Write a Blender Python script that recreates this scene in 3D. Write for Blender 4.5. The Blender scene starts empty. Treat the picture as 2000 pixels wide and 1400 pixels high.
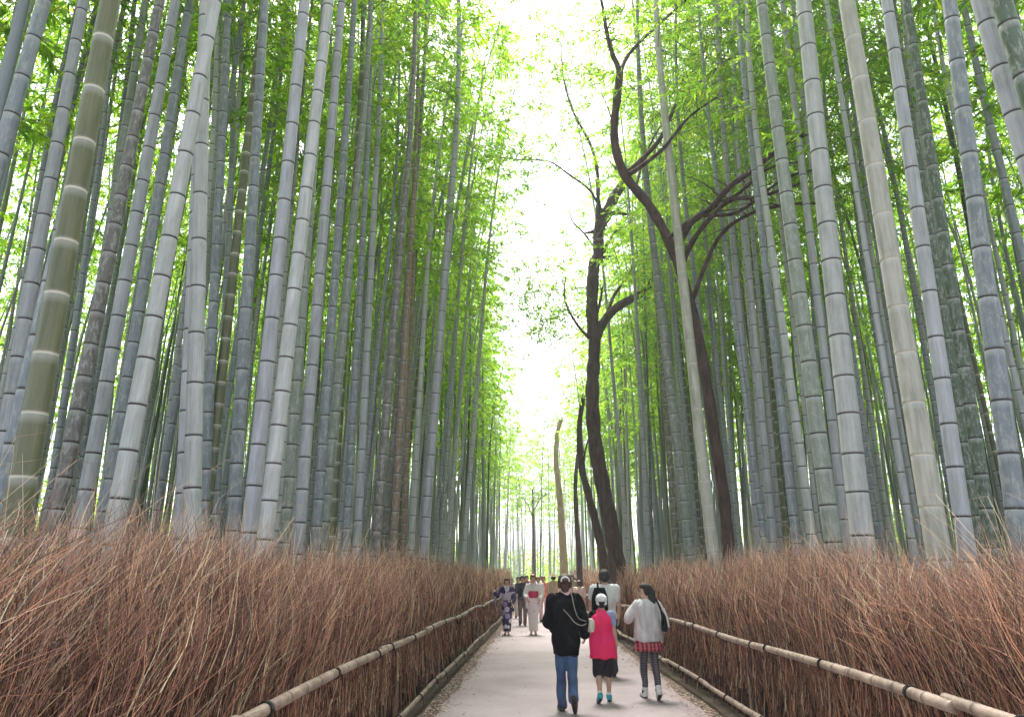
import bpy, bmesh, math, random
import numpy as np
from mathutils import Vector, Matrix, Euler

random.seed(7)
rng = np.random.default_rng(11)
R = math.radians
S = bpy.context.scene
COL = S.collection

# ------------------------------------------------------------------ camera
EYE, PITCH, YAW, FPX = 1.52, R(16.5), R(1.9), 1450.0
cam_data = bpy.data.cameras.new("camera")
cam_data.sensor_width = 36.0
cam_data.lens = 36.0 * FPX / 2000.0
cam_data.clip_end = 2000.0
cam_data.clip_start = 0.05
cam = bpy.data.objects.new("camera", cam_data)
COL.objects.link(cam)
cam.location = (0, 0, EYE)
cam.rotation_euler = (R(90) + PITCH, 0, YAW)
S.camera = cam
CAM_M = Euler((R(90) + PITCH, 0, YAW)).to_matrix()

# ------------------------------------------------------------------ light
SUN_EL, SUN_AZ = R(62), R(-12)          # azimuth from +Y towards +X
world = bpy.data.worlds.new("World")
S.world = world
world.use_nodes = True
wn = world.node_tree.nodes
wl = world.node_tree.links
wn.clear()
sky = wn.new("ShaderNodeTexSky")
sky.sky_type = 'NISHITA'
sky.sun_disc = False
sky.sun_elevation = SUN_EL
sky.sun_rotation = SUN_AZ
sky.air_density = 1.0
sky.dust_density = 3.0
sky.ozone_density = 1.0
bg = wn.new("ShaderNodeBackground")
bg.inputs[1].default_value = 0.15
wo = wn.new("ShaderNodeOutputWorld")
hsv = wn.new("ShaderNodeHueSaturation")      # thin white cloud: less blue than a clear sky
hsv.inputs["Saturation"].default_value = 0.45
wl.new(sky.outputs[0], hsv.inputs["Color"])
wl.new(hsv.outputs[0], bg.inputs[0])
wl.new(bg.outputs[0], wo.inputs[0])

sun_data = bpy.data.lights.new("sun", 'SUN')
sun_data.energy = 2.6
sun_data.angle = R(24)
sun_data.color = (1.0, 0.97, 0.93)
sun = bpy.data.objects.new("sun", sun_data)
COL.objects.link(sun)
sd = Vector((math.sin(SUN_AZ) * math.cos(SUN_EL), math.cos(SUN_AZ) * math.cos(SUN_EL), math.sin(SUN_EL)))
sun.rotation_euler = (-sd).to_track_quat('-Z', 'Y').to_euler()

S.view_settings.view_transform = 'Standard'
S.view_settings.look = 'None'
S.view_settings.gamma = 1.0
S.view_settings.exposure = 1.98
S.render.engine = 'CYCLES'
S.cycles.use_denoising = True
S.cycles.max_bounces = 8
S.cycles.diffuse_bounces = 4
S.cycles.transmission_bounces = 5
S.cycles.volume_bounces = 0
S.cycles.sample_clamp_indirect = 8.0

# ------------------------------------------------------------------ helpers
def ray(px, py):
    return CAM_M @ Vector(((px - 1000) / FPX, -(py - 700) / FPX, -1.0))

def at(px, py, Y):
    d = ray(px, py)
    return Vector((0, 0, EYE)) + d * (Y / d.y)

def ground_at(px, py):
    d = ray(px, py)
    return Vector((0, 0, EYE)) + d * (EYE / -d.z)

def project(p):
    q = CAM_M.transposed() @ (Vector(p) - Vector((0, 0, EYE)))
    return 1000 + FPX * q.x / -q.z, 700 - FPX * q.y / -q.z, -q.z

def tag(o, label=None, cat=None, group=None, kind=None):
    if label: o["label"] = label
    if cat: o["category"] = cat
    if group: o["group"] = group
    if kind: o["kind"] = kind
    return o

def make_mesh(name, V, F, mat=None, smooth=True, colors=None, attrs=None, face_mats=None, mats=None):
    V = np.asarray(V, dtype=np.float32).reshape(-1, 3)
    me = bpy.data.meshes.new(name)
    F = np.asarray(F)
    n, k = F.shape
    me.vertices.add(len(V))
    me.vertices.foreach_set("co", V.ravel())
    me.loops.add(n * k)
    me.loops.foreach_set("vertex_index", F.astype(np.int32).ravel())
    me.polygons.add(n)
    me.polygons.foreach_set("loop_start", np.arange(0, n * k, k, dtype=np.int32))
    me.polygons.foreach_set("loop_total", np.full(n, k, dtype=np.int32))
    me.polygons.foreach_set("use_smooth", np.full(n, smooth))
    me.update(calc_edges=True)
    if colors is not None:
        a = me.color_attributes.new("tint", 'FLOAT_COLOR', 'POINT')
        c = np.ones((len(V), 4), dtype=np.float32)
        c[:, :3] = colors
        a.data.foreach_set("color", c.ravel())
    for an, av in (attrs or {}).items():
        a = me.attributes.new(an, 'FLOAT', 'POINT')
        a.data.foreach_set("value", np.asarray(av, dtype=np.float32))
    if mat: me.materials.append(mat)
    return me

def new_obj(name, me, parent=None):
    o = bpy.data.objects.new(name, me)
    COL.objects.link(o)
    if parent: o.parent = parent
    return o

def empty(name, loc=(0, 0, 0)):
    o = bpy.data.objects.new(name, None)
    o.empty_display_size = 0.2
    COL.objects.link(o)
    o.location = loc
    return o

def tubes(P, Rad, sides=3, cap=True):
    """P (N,K,3) polylines, Rad (N,K) -> verts, quads; one tapered tube per polyline."""
    P = np.asarray(P, dtype=np.float64)
    Rad = np.asarray(Rad, dtype=np.float64)
    N, K, _ = P.shape
    T = np.gradient(P, axis=1)
    T /= np.linalg.norm(T, axis=2, keepdims=True) + 1e-9
    ref = np.zeros((N, 1, 3))
    ref[:, 0, 0] = 1.0
    mean = P[:, -1] - P[:, 0]
    mean /= np.linalg.norm(mean, axis=1, keepdims=True) + 1e-9
    par = np.abs(mean[:, 0]) > 0.8
    ref[par] = np.array([[0, 0, 1.0]])
    U = np.cross(T, ref)
    U /= np.linalg.norm(U, axis=2, keepdims=True) + 1e-9
    W = np.cross(T, U)
    ang = np.linspace(0, 2 * np.pi, sides, endpoint=False)
    V = (P[:, :, None, :] + Rad[:, :, None, None] *
         (U[:, :, None, :] * np.cos(ang)[None, None, :, None] + W[:, :, None, :] * np.sin(ang)[None, None, :, None]))
    idx = np.arange(N * K * sides).reshape(N, K, sides)
    a = idx[:, :-1, :]
    b = np.roll(idx, -1, axis=2)[:, :-1, :]
    c = np.roll(idx, -1, axis=2)[:, 1:, :]
    d = idx[:, 1:, :]
    F = np.stack([a, b, c, d], axis=-1).reshape(-1, 4)
    return V.reshape(-1, 3), F

def cat_geo(parts):
    Vs, Fs, o = [], [], 0
    for V, F in parts:
        V = np.asarray(V).reshape(-1, 3)
        Vs.append(V)
        Fs.append(np.asarray(F) + o)
        o += len(V)
    return np.concatenate(Vs), np.concatenate(Fs)

def resample(pts, n):
    """smooth Catmull-Rom through pts -> n points"""
    pts = np.array([list(p) for p in pts], dtype=float)
    if len(pts) == 2:
        return pts[0] + (pts[1] - pts[0]) * np.linspace(0, 1, n)[:, None]
    q = np.vstack([2 * pts[0] - pts[1], pts, 2 * pts[-1] - pts[-2]])
    out = []
    m = len(pts) - 1
    for u in np.linspace(0, m - 1e-6, n):
        i = int(u); t = u - i
        p0, p1, p2, p3 = q[i], q[i + 1], q[i + 2], q[i + 3]
        out.append(0.5 * ((2 * p1) + (-p0 + p2) * t + (2 * p0 - 5 * p1 + 4 * p2 - p3) * t * t + (-p0 + 3 * p1 - 3 * p2 + p3) * t ** 3))
    return np.array(out)

# ------------------------------------------------------------------ materials
def new_mat(name):
    m = bpy.data.materials.new(name)
    m.use_nodes = True
    nt = m.node_tree
    b = nt.nodes["Principled BSDF"]
    return m, nt.nodes, nt.links, b

def tex_noise(n, l, scale, detail=4, coord='Object', vec_scale=None, rough=0.6):
    tc = n.new("ShaderNodeTexCoord")
    t = n.new("ShaderNodeTexNoise")
    t.inputs["Scale"].default_value = scale
    t.inputs["Detail"].default_value = detail
    t.inputs["Roughness"].default_value = rough
    if vec_scale:
        mp = n.new("ShaderNodeMapping")
        mp.inputs["Scale"].default_value = vec_scale
        l.new(tc.outputs[coord], mp.inputs["Vector"])
        l.new(mp.outputs[0], t.inputs["Vector"])
    else:
        l.new(tc.outputs[coord], t.inputs["Vector"])
    return t

def ramp(n, l, src, stops):
    r = n.new("ShaderNodeValToRGB")
    e = r.color_ramp.elements
    while len(e) < len(stops): e.new(0.5)
    for el, (p, c) in zip(e, stops):
        el.position = p
        el.color = (*c, 1) if len(c) == 3 else c
    l.new(src, r.inputs[0])
    return r

def mixc(n, l, a, b, fac, mode='MIX'):
    m = n.new("ShaderNodeMix")
    m.data_type = 'RGBA'
    m.blend_type = mode
    for sock, v in ((m.inputs[0], fac), (m.inputs[6], a), (m.inputs[7], b)):
        if isinstance(v, (int, float)): sock.default_value = v
        elif isinstance(v, tuple): sock.default_value = (*v, 1) if len(v) == 3 else v
        else: l.new(v, sock)
    return m.outputs[2]

def add_bump(n, l, b, src, strength, dist=0.02):
    bp = n.new("ShaderNodeBump")
    bp.inputs["Strength"].default_value = strength
    bp.inputs["Distance"].default_value = dist
    l.new(src, bp.inputs["Height"])
    l.new(bp.outputs[0], b.inputs["Normal"])

def mat_culm():
    m, n, l, b = new_mat("bamboo_culm_skin")
    oi = n.new("ShaderNodeObjectInfo")
    nz = tex_noise(n, l, 3.0, 5, vec_scale=(6, 6, 1.0))
    mott = ramp(n, l, nz.outputs[0], [(0.3, (0.66, 0.69, 0.65)), (0.52, (0.98, 0.98, 0.98)), (0.75, (1.18, 1.17, 1.2))])
    base = mixc(n, l, oi.outputs["Color"], mott.outputs[0], 1.0, 'MULTIPLY')
    # grey lichen patches
    nz2 = tex_noise(n, l, 9.0, 6, vec_scale=(3, 3, 1.2), rough=0.75)
    pat = ramp(n, l, nz2.outputs[0], [(0.50, (0, 0, 0)), (0.60, (0.55, 0.55, 0.55)), (0.75, (0.75, 0.75, 0.75))])
    patm = n.new('ShaderNodeMath'); patm.operation = 'MULTIPLY'
    l.new(pat.outputs[0], patm.inputs[0]); l.new(oi.outputs['Alpha'], patm.inputs[1])
    base = mixc(n, l, base, (0.44, 0.44, 0.42), patm.outputs[0])
    # vertical fine streaks
    nz3 = tex_noise(n, l, 2.0, 3, vec_scale=(40, 40, 0.8))
    st = ramp(n, l, nz3.outputs[0], [(0.35, (0.82, 0.83, 0.82)), (0.65, (1.08, 1.08, 1.08))])
    base = mixc(n, l, base, st.outputs[0], 0.8, 'MULTIPLY')
    # waxy pale band under each node and the node line itself
    bl = n.new("ShaderNodeAttribute"); bl.attribute_name = "bloom"
    nd = n.new("ShaderNodeAttribute"); nd.attribute_name = "node"
    half = n.new("ShaderNodeMath"); half.operation = 'MULTIPLY'; half.inputs[1].default_value = 0.35
    l.new(bl.outputs["Fac"], half.inputs[0])
    base = mixc(n, l, base, (0.55, 0.55, 0.56), half.outputs[0])
    nodec = mixc(n, l, (0.62, 0.60, 0.52), (0.045, 0.04, 0.04), oi.outputs["Alpha"])
    base = mixc(n, l, base, nodec, nd.outputs["Fac"])
    l.new(base, b.inputs["Base Color"])
    b.inputs["Roughness"].default_value = 0.36
    b.inputs["Specular IOR Level"].default_value = 0.5
    add_bump(n, l, b, nz3.outputs[0], 0.15, 0.01)
    return m

def mat_tint(name, rough=0.7, noise=None, trans=0.0):
    """base colour from the mesh's own tint attribute"""
    m, n, l, b = new_mat(name)
    a = n.new("ShaderNodeAttribute"); a.attribute_name = "tint"
    c = a.outputs["Color"]
    if noise:
        nz = tex_noise(n, l, noise, 4)
        rr = ramp(n, l, nz.outputs[0], [(0.3, (0.7, 0.7, 0.7)), (0.7, (1.15, 1.15, 1.15))])
        c = mixc(n, l, c, rr.outputs[0], 1.0, 'MULTIPLY')
    l.new(c, b.inputs["Base Color"])
    b.inputs["Roughness"].default_value = rough
    return m

def mat_leaf(name, trans_gain=(3.2, 3.45, 1.2)):
    m, n, l, b = new_mat(name)
    out = n["Material Output"]
    a = n.new("ShaderNodeAttribute"); a.attribute_name = "tint"
    l.new(a.outputs["Color"], b.inputs["Base Color"])
    b.inputs["Roughness"].default_value = 0.5
    b.inputs["Specular IOR Level"].default_value = 0.3
    tr = n.new("ShaderNodeBsdfTranslucent")
    tc = mixc(n, l, a.outputs["Color"], trans_gain, 1.0, 'MULTIPLY')
    l.new(tc, tr.inputs[0])
    mx = n.new("ShaderNodeMixShader")
    mx.inputs[0].default_value = 0.68
    l.new(b.outputs[0], mx.inputs[1]); l.new(tr.outputs[0], mx.inputs[2])
    l.new(mx.outputs[0], out.inputs[0])
    return m

def mat_noise(name, c1, c2, scale, rough=0.8, bump=0.3, detail=5, vec_scale=None, bdist=0.02):
    m, n, l, b = new_mat(name)
    nz = tex_noise(n, l, scale, detail, vec_scale=vec_scale)
    r = ramp(n, l, nz.outputs[0], [(0.32, c1), (0.68, c2)])
    l.new(r.outputs[0], b.inputs["Base Color"])
    b.inputs["Roughness"].default_value = rough
    if bump: add_bump(n, l, b, nz.outputs[0], bump, bdist)
    return m

M_CULM = mat_culm()
M_CULM_FAR = mat_tint("far_bamboo_skin", 0.5)
M_LEAF = mat_leaf("bamboo_leaf")
M_TLEAF = mat_leaf("tree_leaf")
M_BRANCH = mat_tint("bamboo_branch_skin", 0.6)
M_TWIG = mat_tint("brushwood", 0.75)
M_CORE = mat_noise("brush_core_shade", (0.010, 0.006, 0.005), (0.035, 0.018, 0.012), 30, 0.9, 0.8, vec_scale=(1, 1, 0.15))  # near-black colour stands in for the shade in gaps between twigs
M_BARK = mat_noise("dark_bark", (0.045, 0.030, 0.028), (0.14, 0.090, 0.078), 11, 0.9, 1.0, detail=8, vec_scale=(1, 1, 0.25), bdist=0.10)
M_BARK_TAN = mat_noise("tan_bark", (0.26, 0.17, 0.08), (0.42, 0.30, 0.15), 8, 0.85, 0.6, vec_scale=(1, 1, 0.3))
M_SOIL = mat_noise("forest_soil", (0.07, 0.05, 0.035), (0.17, 0.125, 0.09), 2.2, 0.95, 0.7, detail=8)
M_ROPE = mat_noise("black_rope", (0.012, 0.011, 0.010), (0.035, 0.03, 0.027), 60, 0.9, 0.5)
M_LITTER = mat_tint("fallen_leaf", 0.8)

def mat_path():
    m, n, l, b = new_mat("worn_path")
    big = tex_noise(n, l, 0.7, 6)
    r = ramp(n, l, big.outputs[0], [(0.3, (0.285, 0.230, 0.237)), (0.5, (0.36, 0.297, 0.305)), (0.7, (0.41, 0.345, 0.355))])
    fine = tex_noise(n, l, 90, 3)
    r2 = ramp(n, l, fine.outputs[0], [(0.3, (0.8, 0.8, 0.8)), (0.7, (1.12, 1.12, 1.12))])
    c = mixc(n, l, r.outputs[0], r2.outputs[0], 1.0, 'MULTIPLY')
    l.new(c, b.inputs["Base Color"])
    b.inputs["Roughness"].default_value = 0.85
    add_bump(n, l, b, fine.outputs[0], 0.25, 0.005)
    return m
M_PATH = mat_path()

def mat_rail():
    m, n, l, b = new_mat("weathered_bamboo_pole")
    a = n.new("ShaderNodeAttribute"); a.attribute_name = "node"
    nz = tex_noise(n, l, 5, 8, rough=0.75)
    r = ramp(n, l, nz.outputs[0], [(0.3, (0.10, 0.07, 0.055)), (0.5, (0.28, 0.205, 0.16)), (0.72, (0.44, 0.35, 0.28))])
    c = mixc(n, l, r.outputs[0], (0.03, 0.022, 0.018), a.outputs["Fac"])
    l.new(c, b.inputs["Base Color"])
    b.inputs["Roughness"].default_value = 0.55
    add_bump(n, l, b, nz.outputs[0], 0.3, 0.01)
    return m
M_RAIL = mat_rail()

# ------------------------------------------------------------------ ground and path
def left_edge(y):   # centre line of the left rail
    return -1.33 - 0.05 * np.sin(y * 0.16) - np.where(np.asarray(y) > 30, ((np.asarray(y) - 30) / 20.0) ** 2 * 0.15, 0)

def right_edge(y):
    return 2.05 + 0.06 * np.sin(y * 0.14 + 1.0) - np.where(np.asarray(y) > 24, ((np.asarray(y) - 24) / 24.0) ** 2 * 0.35, 0)

def build_ground():
    xs = np.concatenate([np.linspace(-250, -40, 8), np.linspace(-36, 36, 73), np.linspace(40, 250, 8)])
    ys = np.concatenate([np.linspace(-120, -12, 6), np.linspace(-10, 130, 141), np.linspace(140, 400, 9)])
    X, Y = np.meshgrid(xs, ys)
    Z = np.zeros_like(X)
    off = np.maximum(np.abs(X - 0.4) - 2.4, 0)
    Z += np.minimum(off, 3) * 0.05 * (0.6 + 0.4 * np.sin(X * 1.3 + Y * 0.7))
    V = np.stack([X, Y, Z], -1).reshape(-1, 3)
    ny, nx = X.shape
    i = np.arange(ny * nx).reshape(ny, nx)
    F = np.stack([i[:-1, :-1], i[:-1, 1:], i[1:, 1:], i[1:, :-1]], -1).reshape(-1, 4)
    tag(new_obj("ground", make_mesh("ground", V, F, M_SOIL)), kind="structure")
    ys = np.linspace(-10, 110, 361)
    le = left_edge(np.minimum(ys, 50)) + 0.20 + 0.03 * np.sin(ys * 2.3) + 0.02 * np.sin(ys * 7.1 + 1) + rng.normal(0, 0.012, len(ys))
    re = right_edge(np.minimum(ys, 50)) - 0.14 + 0.03 * np.sin(ys * 1.9 + 2) + 0.02 * np.sin(ys * 8.3) + rng.normal(0, 0.012, len(ys))
    t = np.linspace(0, 1, 9)
    X = le[:, None] * (1 - t) + re[:, None] * t
    Y = np.repeat(ys[:, None], 9, 1)
    Z = 0.006 + 0.012 * np.sin(np.pi * t)[None, :] + X * 0
    V = np.stack([X, Y, Z], -1).reshape(-1, 3)
    i = np.arange(361 * 9).reshape(361, 9)
    F = np.stack([i[:-1, :-1], i[:-1, 1:], i[1:, 1:], i[1:, :-1]], -1).reshape(-1, 4)
    tag(new_obj("path", make_mesh("path", V, F, M_PATH)), kind="structure")
    # leaf litter along both margins
    N = 20000
    y = 3 + 40 * rng.random(N) ** 1.6
    side = rng.random(N) < 0.5
    off = np.abs(rng.normal(0.06, 0.15, N))
    scat = rng.random(N) < 0.07
    off[scat] = rng.random(scat.sum()) * 1.2
    x = np.where(side, left_edge(y) + 0.02 + off, right_edge(y) - 0.02 - off * 1.1)
    leaf_cards("leaf_litter", np.stack([x, y, np.full(N, 0.026)], 1), 0.04, 0.016, flat=True,
               palette=[(0.34, 0.21, 0.15), (0.46, 0.33, 0.25), (0.24, 0.15, 0.11), (0.50, 0.28, 0.23), (0.55, 0.45, 0.38), (0.42, 0.34, 0.31)], mat=M_LITTER, kind="stuff")

def leaf_geo(P, L, W, palette, flat=False, dirs=None, droop=0.5):
    N = len(P)
    if dirs is None:
        a = rng.random(N) * 2 * np.pi
        dirs = np.stack([np.cos(a), np.sin(a), np.zeros(N) if flat else rng.normal(-droop, 0.4, N)], 1)
    dirs = dirs / np.linalg.norm(dirs, axis=1, keepdims=True)
    nrm = rng.normal(0, 1, (N, 3))
    if flat:
        nrm = np.tile([0, 0, 1.0], (N, 1)) + rng.normal(0, 0.25, (N, 3))
    else:
        nrm[:, 2] += 1.0
    side = np.cross(dirs, nrm)
    side /= np.linalg.norm(side, axis=1, keepdims=True) + 1e-9
    up = np.cross(side, dirs)
    s = (0.65 + 0.7 * rng.random(N))[:, None]
    l, w = L * s, W * s
    v0 = P
    v1 = P + dirs * l * 0.4 + side * w * 0.5
    v2 = P + dirs * l - up * l * 0.12
    v3 = P + dirs * l * 0.4 - side * w * 0.5
    V = np.stack([v0, v1, v2, v3], 1).reshape(-1, 3)
    F = np.arange(N * 4).reshape(N, 4)
    pal = np.array(palette)
    c = pal[rng.integers(0, len(pal), N)] * (0.75 + 0.5 * rng.random(N))[:, None]
    return V, F, np.repeat(c, 4, 0)

def leaf_cards(name, P, L, W, palette, mat, flat=False, parent=None, kind=None, dirs=None):
    V, F, c = leaf_geo(P, L, W, palette, flat, dirs)
    o = new_obj(name, make_mesh(name, V, F, mat, smooth=False, colors=c), parent)
    if kind: tag(o, kind=kind)
    return o

build_ground()

# ------------------------------------------------------------------ brushwood fences
TWIG_PAL = np.array([(0.48, 0.215, 0.135), (0.60, 0.31, 0.185), (0.25, 0.108, 0.08), (0.38, 0.19, 0.16), (0.07, 0.036, 0.03),
                     (0.68, 0.46, 0.29), (0.52, 0.25, 0.145), (0.22, 0.135, 0.08), (0.74, 0.56, 0.39)])
PAL_P = np.array([0.15, 0.14, 0.17, 0.09, 0.20, 0.10, 0.06, 0.04, 0.05])

def fence_top(side, y):
    b = 1.71 + (0.02 if side > 0 else 0.0) - 0.11 * np.clip((10 - y) / 6, 0, 1) + 0.07 * np.sin(y * 0.9 + side) + 0.05 * np.sin(y * 2.3)
    if side > 0:
        b = b + np.where(y > 30, np.clip((y - 33) / 12, 0, 1) * 1.2, 0)
    else:
        b = b + np.where(y > 30, np.clip((y - 30) / 18, 0, 1) * 0.45, 0)
    return b

def twig_batch(side, Y, thick, K=5, kind='main'):
    N = len(Y)
    edge = left_edge(Y) if side < 0 else right_edge(Y)
    d = np.clip(rng.random(N) ** 1.3 * 0.36 + 0.035 * np.sin(Y * 8.7 + 1.3 * np.sin(Y * 3.1)) + 0.03 * np.sin(Y * 21.0), 0, None)
    top = fence_top(side, Y)
    clump = np.sin(Y * 5.3 + 2 * np.sin(Y * 1.7)) * 0.5 + np.sin(Y * 13.1) * 0.3
    zb = rng.random(N) ** 0.8 * 1.15
    L = 0.55 + 0.6 * rng.random(N)
    ze = np.minimum(zb + L, top + rng.normal(0.0, 0.10, N) + 0.06 * clump)
    rise = np.clip(ze - zb, 0.15, None)
    hi = np.clip((zb + rise - 0.8) / 0.9, 0, 1)
    fy = rng.normal(0.34, 0.22, N) * (0.35 + 0.65 * hi) + 0.1 * clump
    lx = side * (rng.normal(0.10, 0.10, N) + 0.10 * hi)
    low = np.clip((0.75 - zb) / 0.5, 0, 1)
    X0 = edge + side * (0.05 + d + 0.07 * low + 0.02 * zb)
    t = np.linspace(0, 1, K)[None, :]
    curl_y = rng.normal(0.12, 0.07, N) * hi
    curl_x = rng.normal(0.02, 0.03, N)
    px = X0[:, None] + rise[:, None] * (lx[:, None] * t + curl_x[:, None] * t * t)
    zz = zb[:, None] + rise[:, None] * t
    px = px - side * 0.13 * np.exp(-((zz - 1.28) / 0.26) ** 2) * (0.6 + 0.5 * clump)[:, None]
    py = Y[:, None] + rise[:, None] * (fy[:, None] * t + curl_y[:, None] * t * t)
    pz = zb[:, None] + rise[:, None] * (t - 0.06 * t * t)
    P = np.stack([px, py, pz], -1)
    r0 = thick * (0.7 + 0.7 * rng.random(N))
    Rad = r0[:, None] * (1 - 0.75 * t)
    return P, Rad

def sub_twigs(side, P, n_per, thick, K=4):
    N = len(P)
    i = rng.integers(0, N, N * n_per)
    k = rng.integers(2, P.shape[1], len(i))
    base = P[i, k - 1] + (P[i, k] - P[i, k - 1]) * rng.random((len(i), 1))
    axis = P[i, -1] - P[i, 0]
    axis /= np.linalg.norm(axis, axis=1, keepdims=True)
    dirn = axis + rng.normal(0, 0.30, (len(i), 3)) + np.array([side * 0.03, 0.16, 0])
    dirn /= np.linalg.norm(dirn, axis=1, keepdims=True)
    L = 0.16 + 0.30 * rng.random(len(i))
    top = fence_top(side, base[:, 1]) + 0.10 + np.abs(rng.normal(0, 0.13, len(i)))
    t = np.linspace(0, 1, K)[None, :, None]
    bend = rng.normal(0, 0.07, (len(i), 1, 3)) + np.array([[[0, 0.1, -0.08]]])
    Q = base[:, None, :] + L[:, None, None] * (dirn[:, None, :] * t + bend * t * t)
    keep = Q[:, -1, 2] < top
    Q = Q[keep]
    r = (thick[i][keep] if np.ndim(thick) else np.full(keep.sum(), thick)) * (0.7 + 0.6 * rng.random(keep.sum()))
    return Q, r[:, None] * (1 - 0.7 * np.linspace(0, 1, K)[None, :])

def build_fence(side, label):
    root = empty("brushwood_fence", (float(left_edge(0) if side < 0 else right_edge(0)), 0, 0))
    tag(root, label, "fence", "brushwood fences lining the path")
    Vs, Fs, Cs, o = [], [], [], 0
    y_end = 47.0
    for (y0, y1, dens, th, nsub) in ((1.2, 4.5, 950, 0.0025, 5), (4.5, 8, 800, 0.0029, 5), (8, 14, 520, 0.0040, 4), (14, 26, 260, 0.0068, 2), (26, y_end, 180, 0.011, 2)):
        N = int((y1 - y0) * dens)
        Y = y0 + (y1 - y0) * rng.random(N)
        P, Rd = twig_batch(side, Y, th)
        Q, Rq = sub_twigs(side, P, nsub, th * 0.55)
        # a few long pale strays that stick out of the top
        ns = int(N * 0.035)
        Ys = y0 + (y1 - y0) * rng.random(ns)
        edge = left_edge(Ys) if side < 0 else right_edge(Ys)
        base = np.stack([edge + side * (0.1 + 0.3 * rng.random(ns)), Ys, 0.9 + 0.6 * rng.random(ns)], 1)
        dv = np.stack([side * rng.normal(0.18, 0.22, ns), rng.normal(0.6, 0.35, ns), np.full(ns, 1.0)], 1)
        Ls = 0.45 + 0.45 * rng.random(ns)
        t = np.linspace(0, 1, 4)[None, :, None]
        Z = base[:, None] + Ls[:, None, None] * (dv[:, None] * t + rng.normal(0, 0.12, (ns, 1, 3)) * t * t)
        Z[:, :, 2] = np.minimum(Z[:, :, 2], (fence_top(side, Ys) + 0.36)[:, None])
        Rz = np.full((ns, 1), th * 0.8) * (1 - 0.7 * np.linspace(0, 1, 4)[None, :])
        for (pp, rr, pale) in ((P, Rd, 0), (Q, Rq, 0), (Z, Rz, 1)):
            for arr in (pp,):
                arr[:, :, 0] -= root.location.x
            V, F = tubes(pp, rr, 3)
            n, k = rr.shape
            ci = rng.choice(len(TWIG_PAL), n, p=PAL_P)
            c = np.minimum(TWIG_PAL[ci] * (0.35 + 1.05 * rng.random(n))[:, None], 0.8)
            if pale: c = np.array([0.60, 0.42, 0.29]) * (0.6 + 0.6 * rng.random(n))[:, None]
            Vs.append(V); Fs.append(F + o); Cs.append(np.repeat(c, k * 3, 0)); o += len(V)
    me = make_mesh("brush", np.concatenate(Vs), np.concatenate(Fs), M_TWIG, colors=np.concatenate(Cs))
    b = new_obj("brush", me, root)
    # slab added inside the fence to stop see-through, coloured as shade between twigs
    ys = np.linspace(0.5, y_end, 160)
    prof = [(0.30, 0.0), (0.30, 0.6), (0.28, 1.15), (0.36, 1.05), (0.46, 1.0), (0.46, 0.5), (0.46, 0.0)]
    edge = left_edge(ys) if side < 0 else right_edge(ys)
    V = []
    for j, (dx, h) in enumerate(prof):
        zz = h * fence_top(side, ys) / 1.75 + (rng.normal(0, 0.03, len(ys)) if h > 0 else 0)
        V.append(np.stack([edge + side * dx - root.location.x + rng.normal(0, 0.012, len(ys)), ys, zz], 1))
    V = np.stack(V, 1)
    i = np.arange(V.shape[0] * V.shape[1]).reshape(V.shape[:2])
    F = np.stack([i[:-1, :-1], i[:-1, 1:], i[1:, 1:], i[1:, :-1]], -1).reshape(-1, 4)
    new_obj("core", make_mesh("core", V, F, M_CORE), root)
    # two rails of lashed poles
    for hz, rad in ((0.905, 0.031), (0.205, 0.030)):
        hz = hz + (0.05 if side > 0 and hz < 0.5 else 0.0)
        y = 0.6
        while y < y_end:
            ln = 2.6 + 1.3 * random.random()
            ye = min(y + ln, y_end)
            n = max(int((ye - y) / 0.02), 8)
            yy = np.linspace(y - 0.12, ye, n)
            edge = left_edge(yy) if side < 0 else right_edge(yy)
            wob = random.uniform(-0.012, 0.012)
            tlt = random.uniform(-0.018, 0.018)
            P = np.stack([edge - root.location.x + wob, yy, hz + tlt * np.linspace(-1, 1, n) + 0.012 * np.sin(yy * 1.1 + hz * 9)], 1)
            rr = np.full(n, rad) * np.linspace(random.uniform(0.95, 1.12), random.uniform(0.8, 1.0), n)
            node = np.zeros(n)
            q = y + random.random() * 0.3
            while q < ye:
                kk = int((q - yy[0]) / (yy[-1] - yy[0]) * (n - 1))
                if 1 <= kk < n - 1:
                    rr[kk] *= 1.10
                    node[kk] = 0.8
                q += 0.27 + 0.12 * random.random()
            P = np.vstack([P[:1], P, P[-1:]])
            rr = np.concatenate([[0.001], rr, [0.001]])
            node = np.concatenate([[0.6], node, [0.6]])
            V, F = tubes(P[None], rr[None], 12)
            rail = new_obj("rail", make_mesh("rail", V, F, M_RAIL, attrs={"node": np.repeat(node, 12)}), root)
            # rope lashings: coils round the pole
            if y < 30:
                for q in np.arange(y + 0.35, ye - 0.1, 1.35):
                    kk = int((q - yy[0]) / (yy[-1] - yy[0]) * (n - 1)) + 1
                    c = P[kk]
                    th = np.linspace(0, 2 * np.pi * 3, 40)
                    coil = np.stack([c[0] + (rad + 0.006) * np.cos(th), c[1] + (th / th[-1] - 0.5) * 0.03, c[2] + (rad + 0.006) * np.sin(th)], 1)
                    tail = np.array([coil[-1], coil[-1] + [-side * 0.01, 0.015, -0.04], coil[-1] + [-side * 0.012, 0.02, -0.085]])
                    g = cat_geo([tubes(coil[None], np.full((1, 40), 0.005), 5), tubes(tail[None], np.full((1, 3), 0.004), 5)])
                    new_obj("lashing", make_mesh("lashing", *g, M_ROPE), rail)
            y = ye
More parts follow.
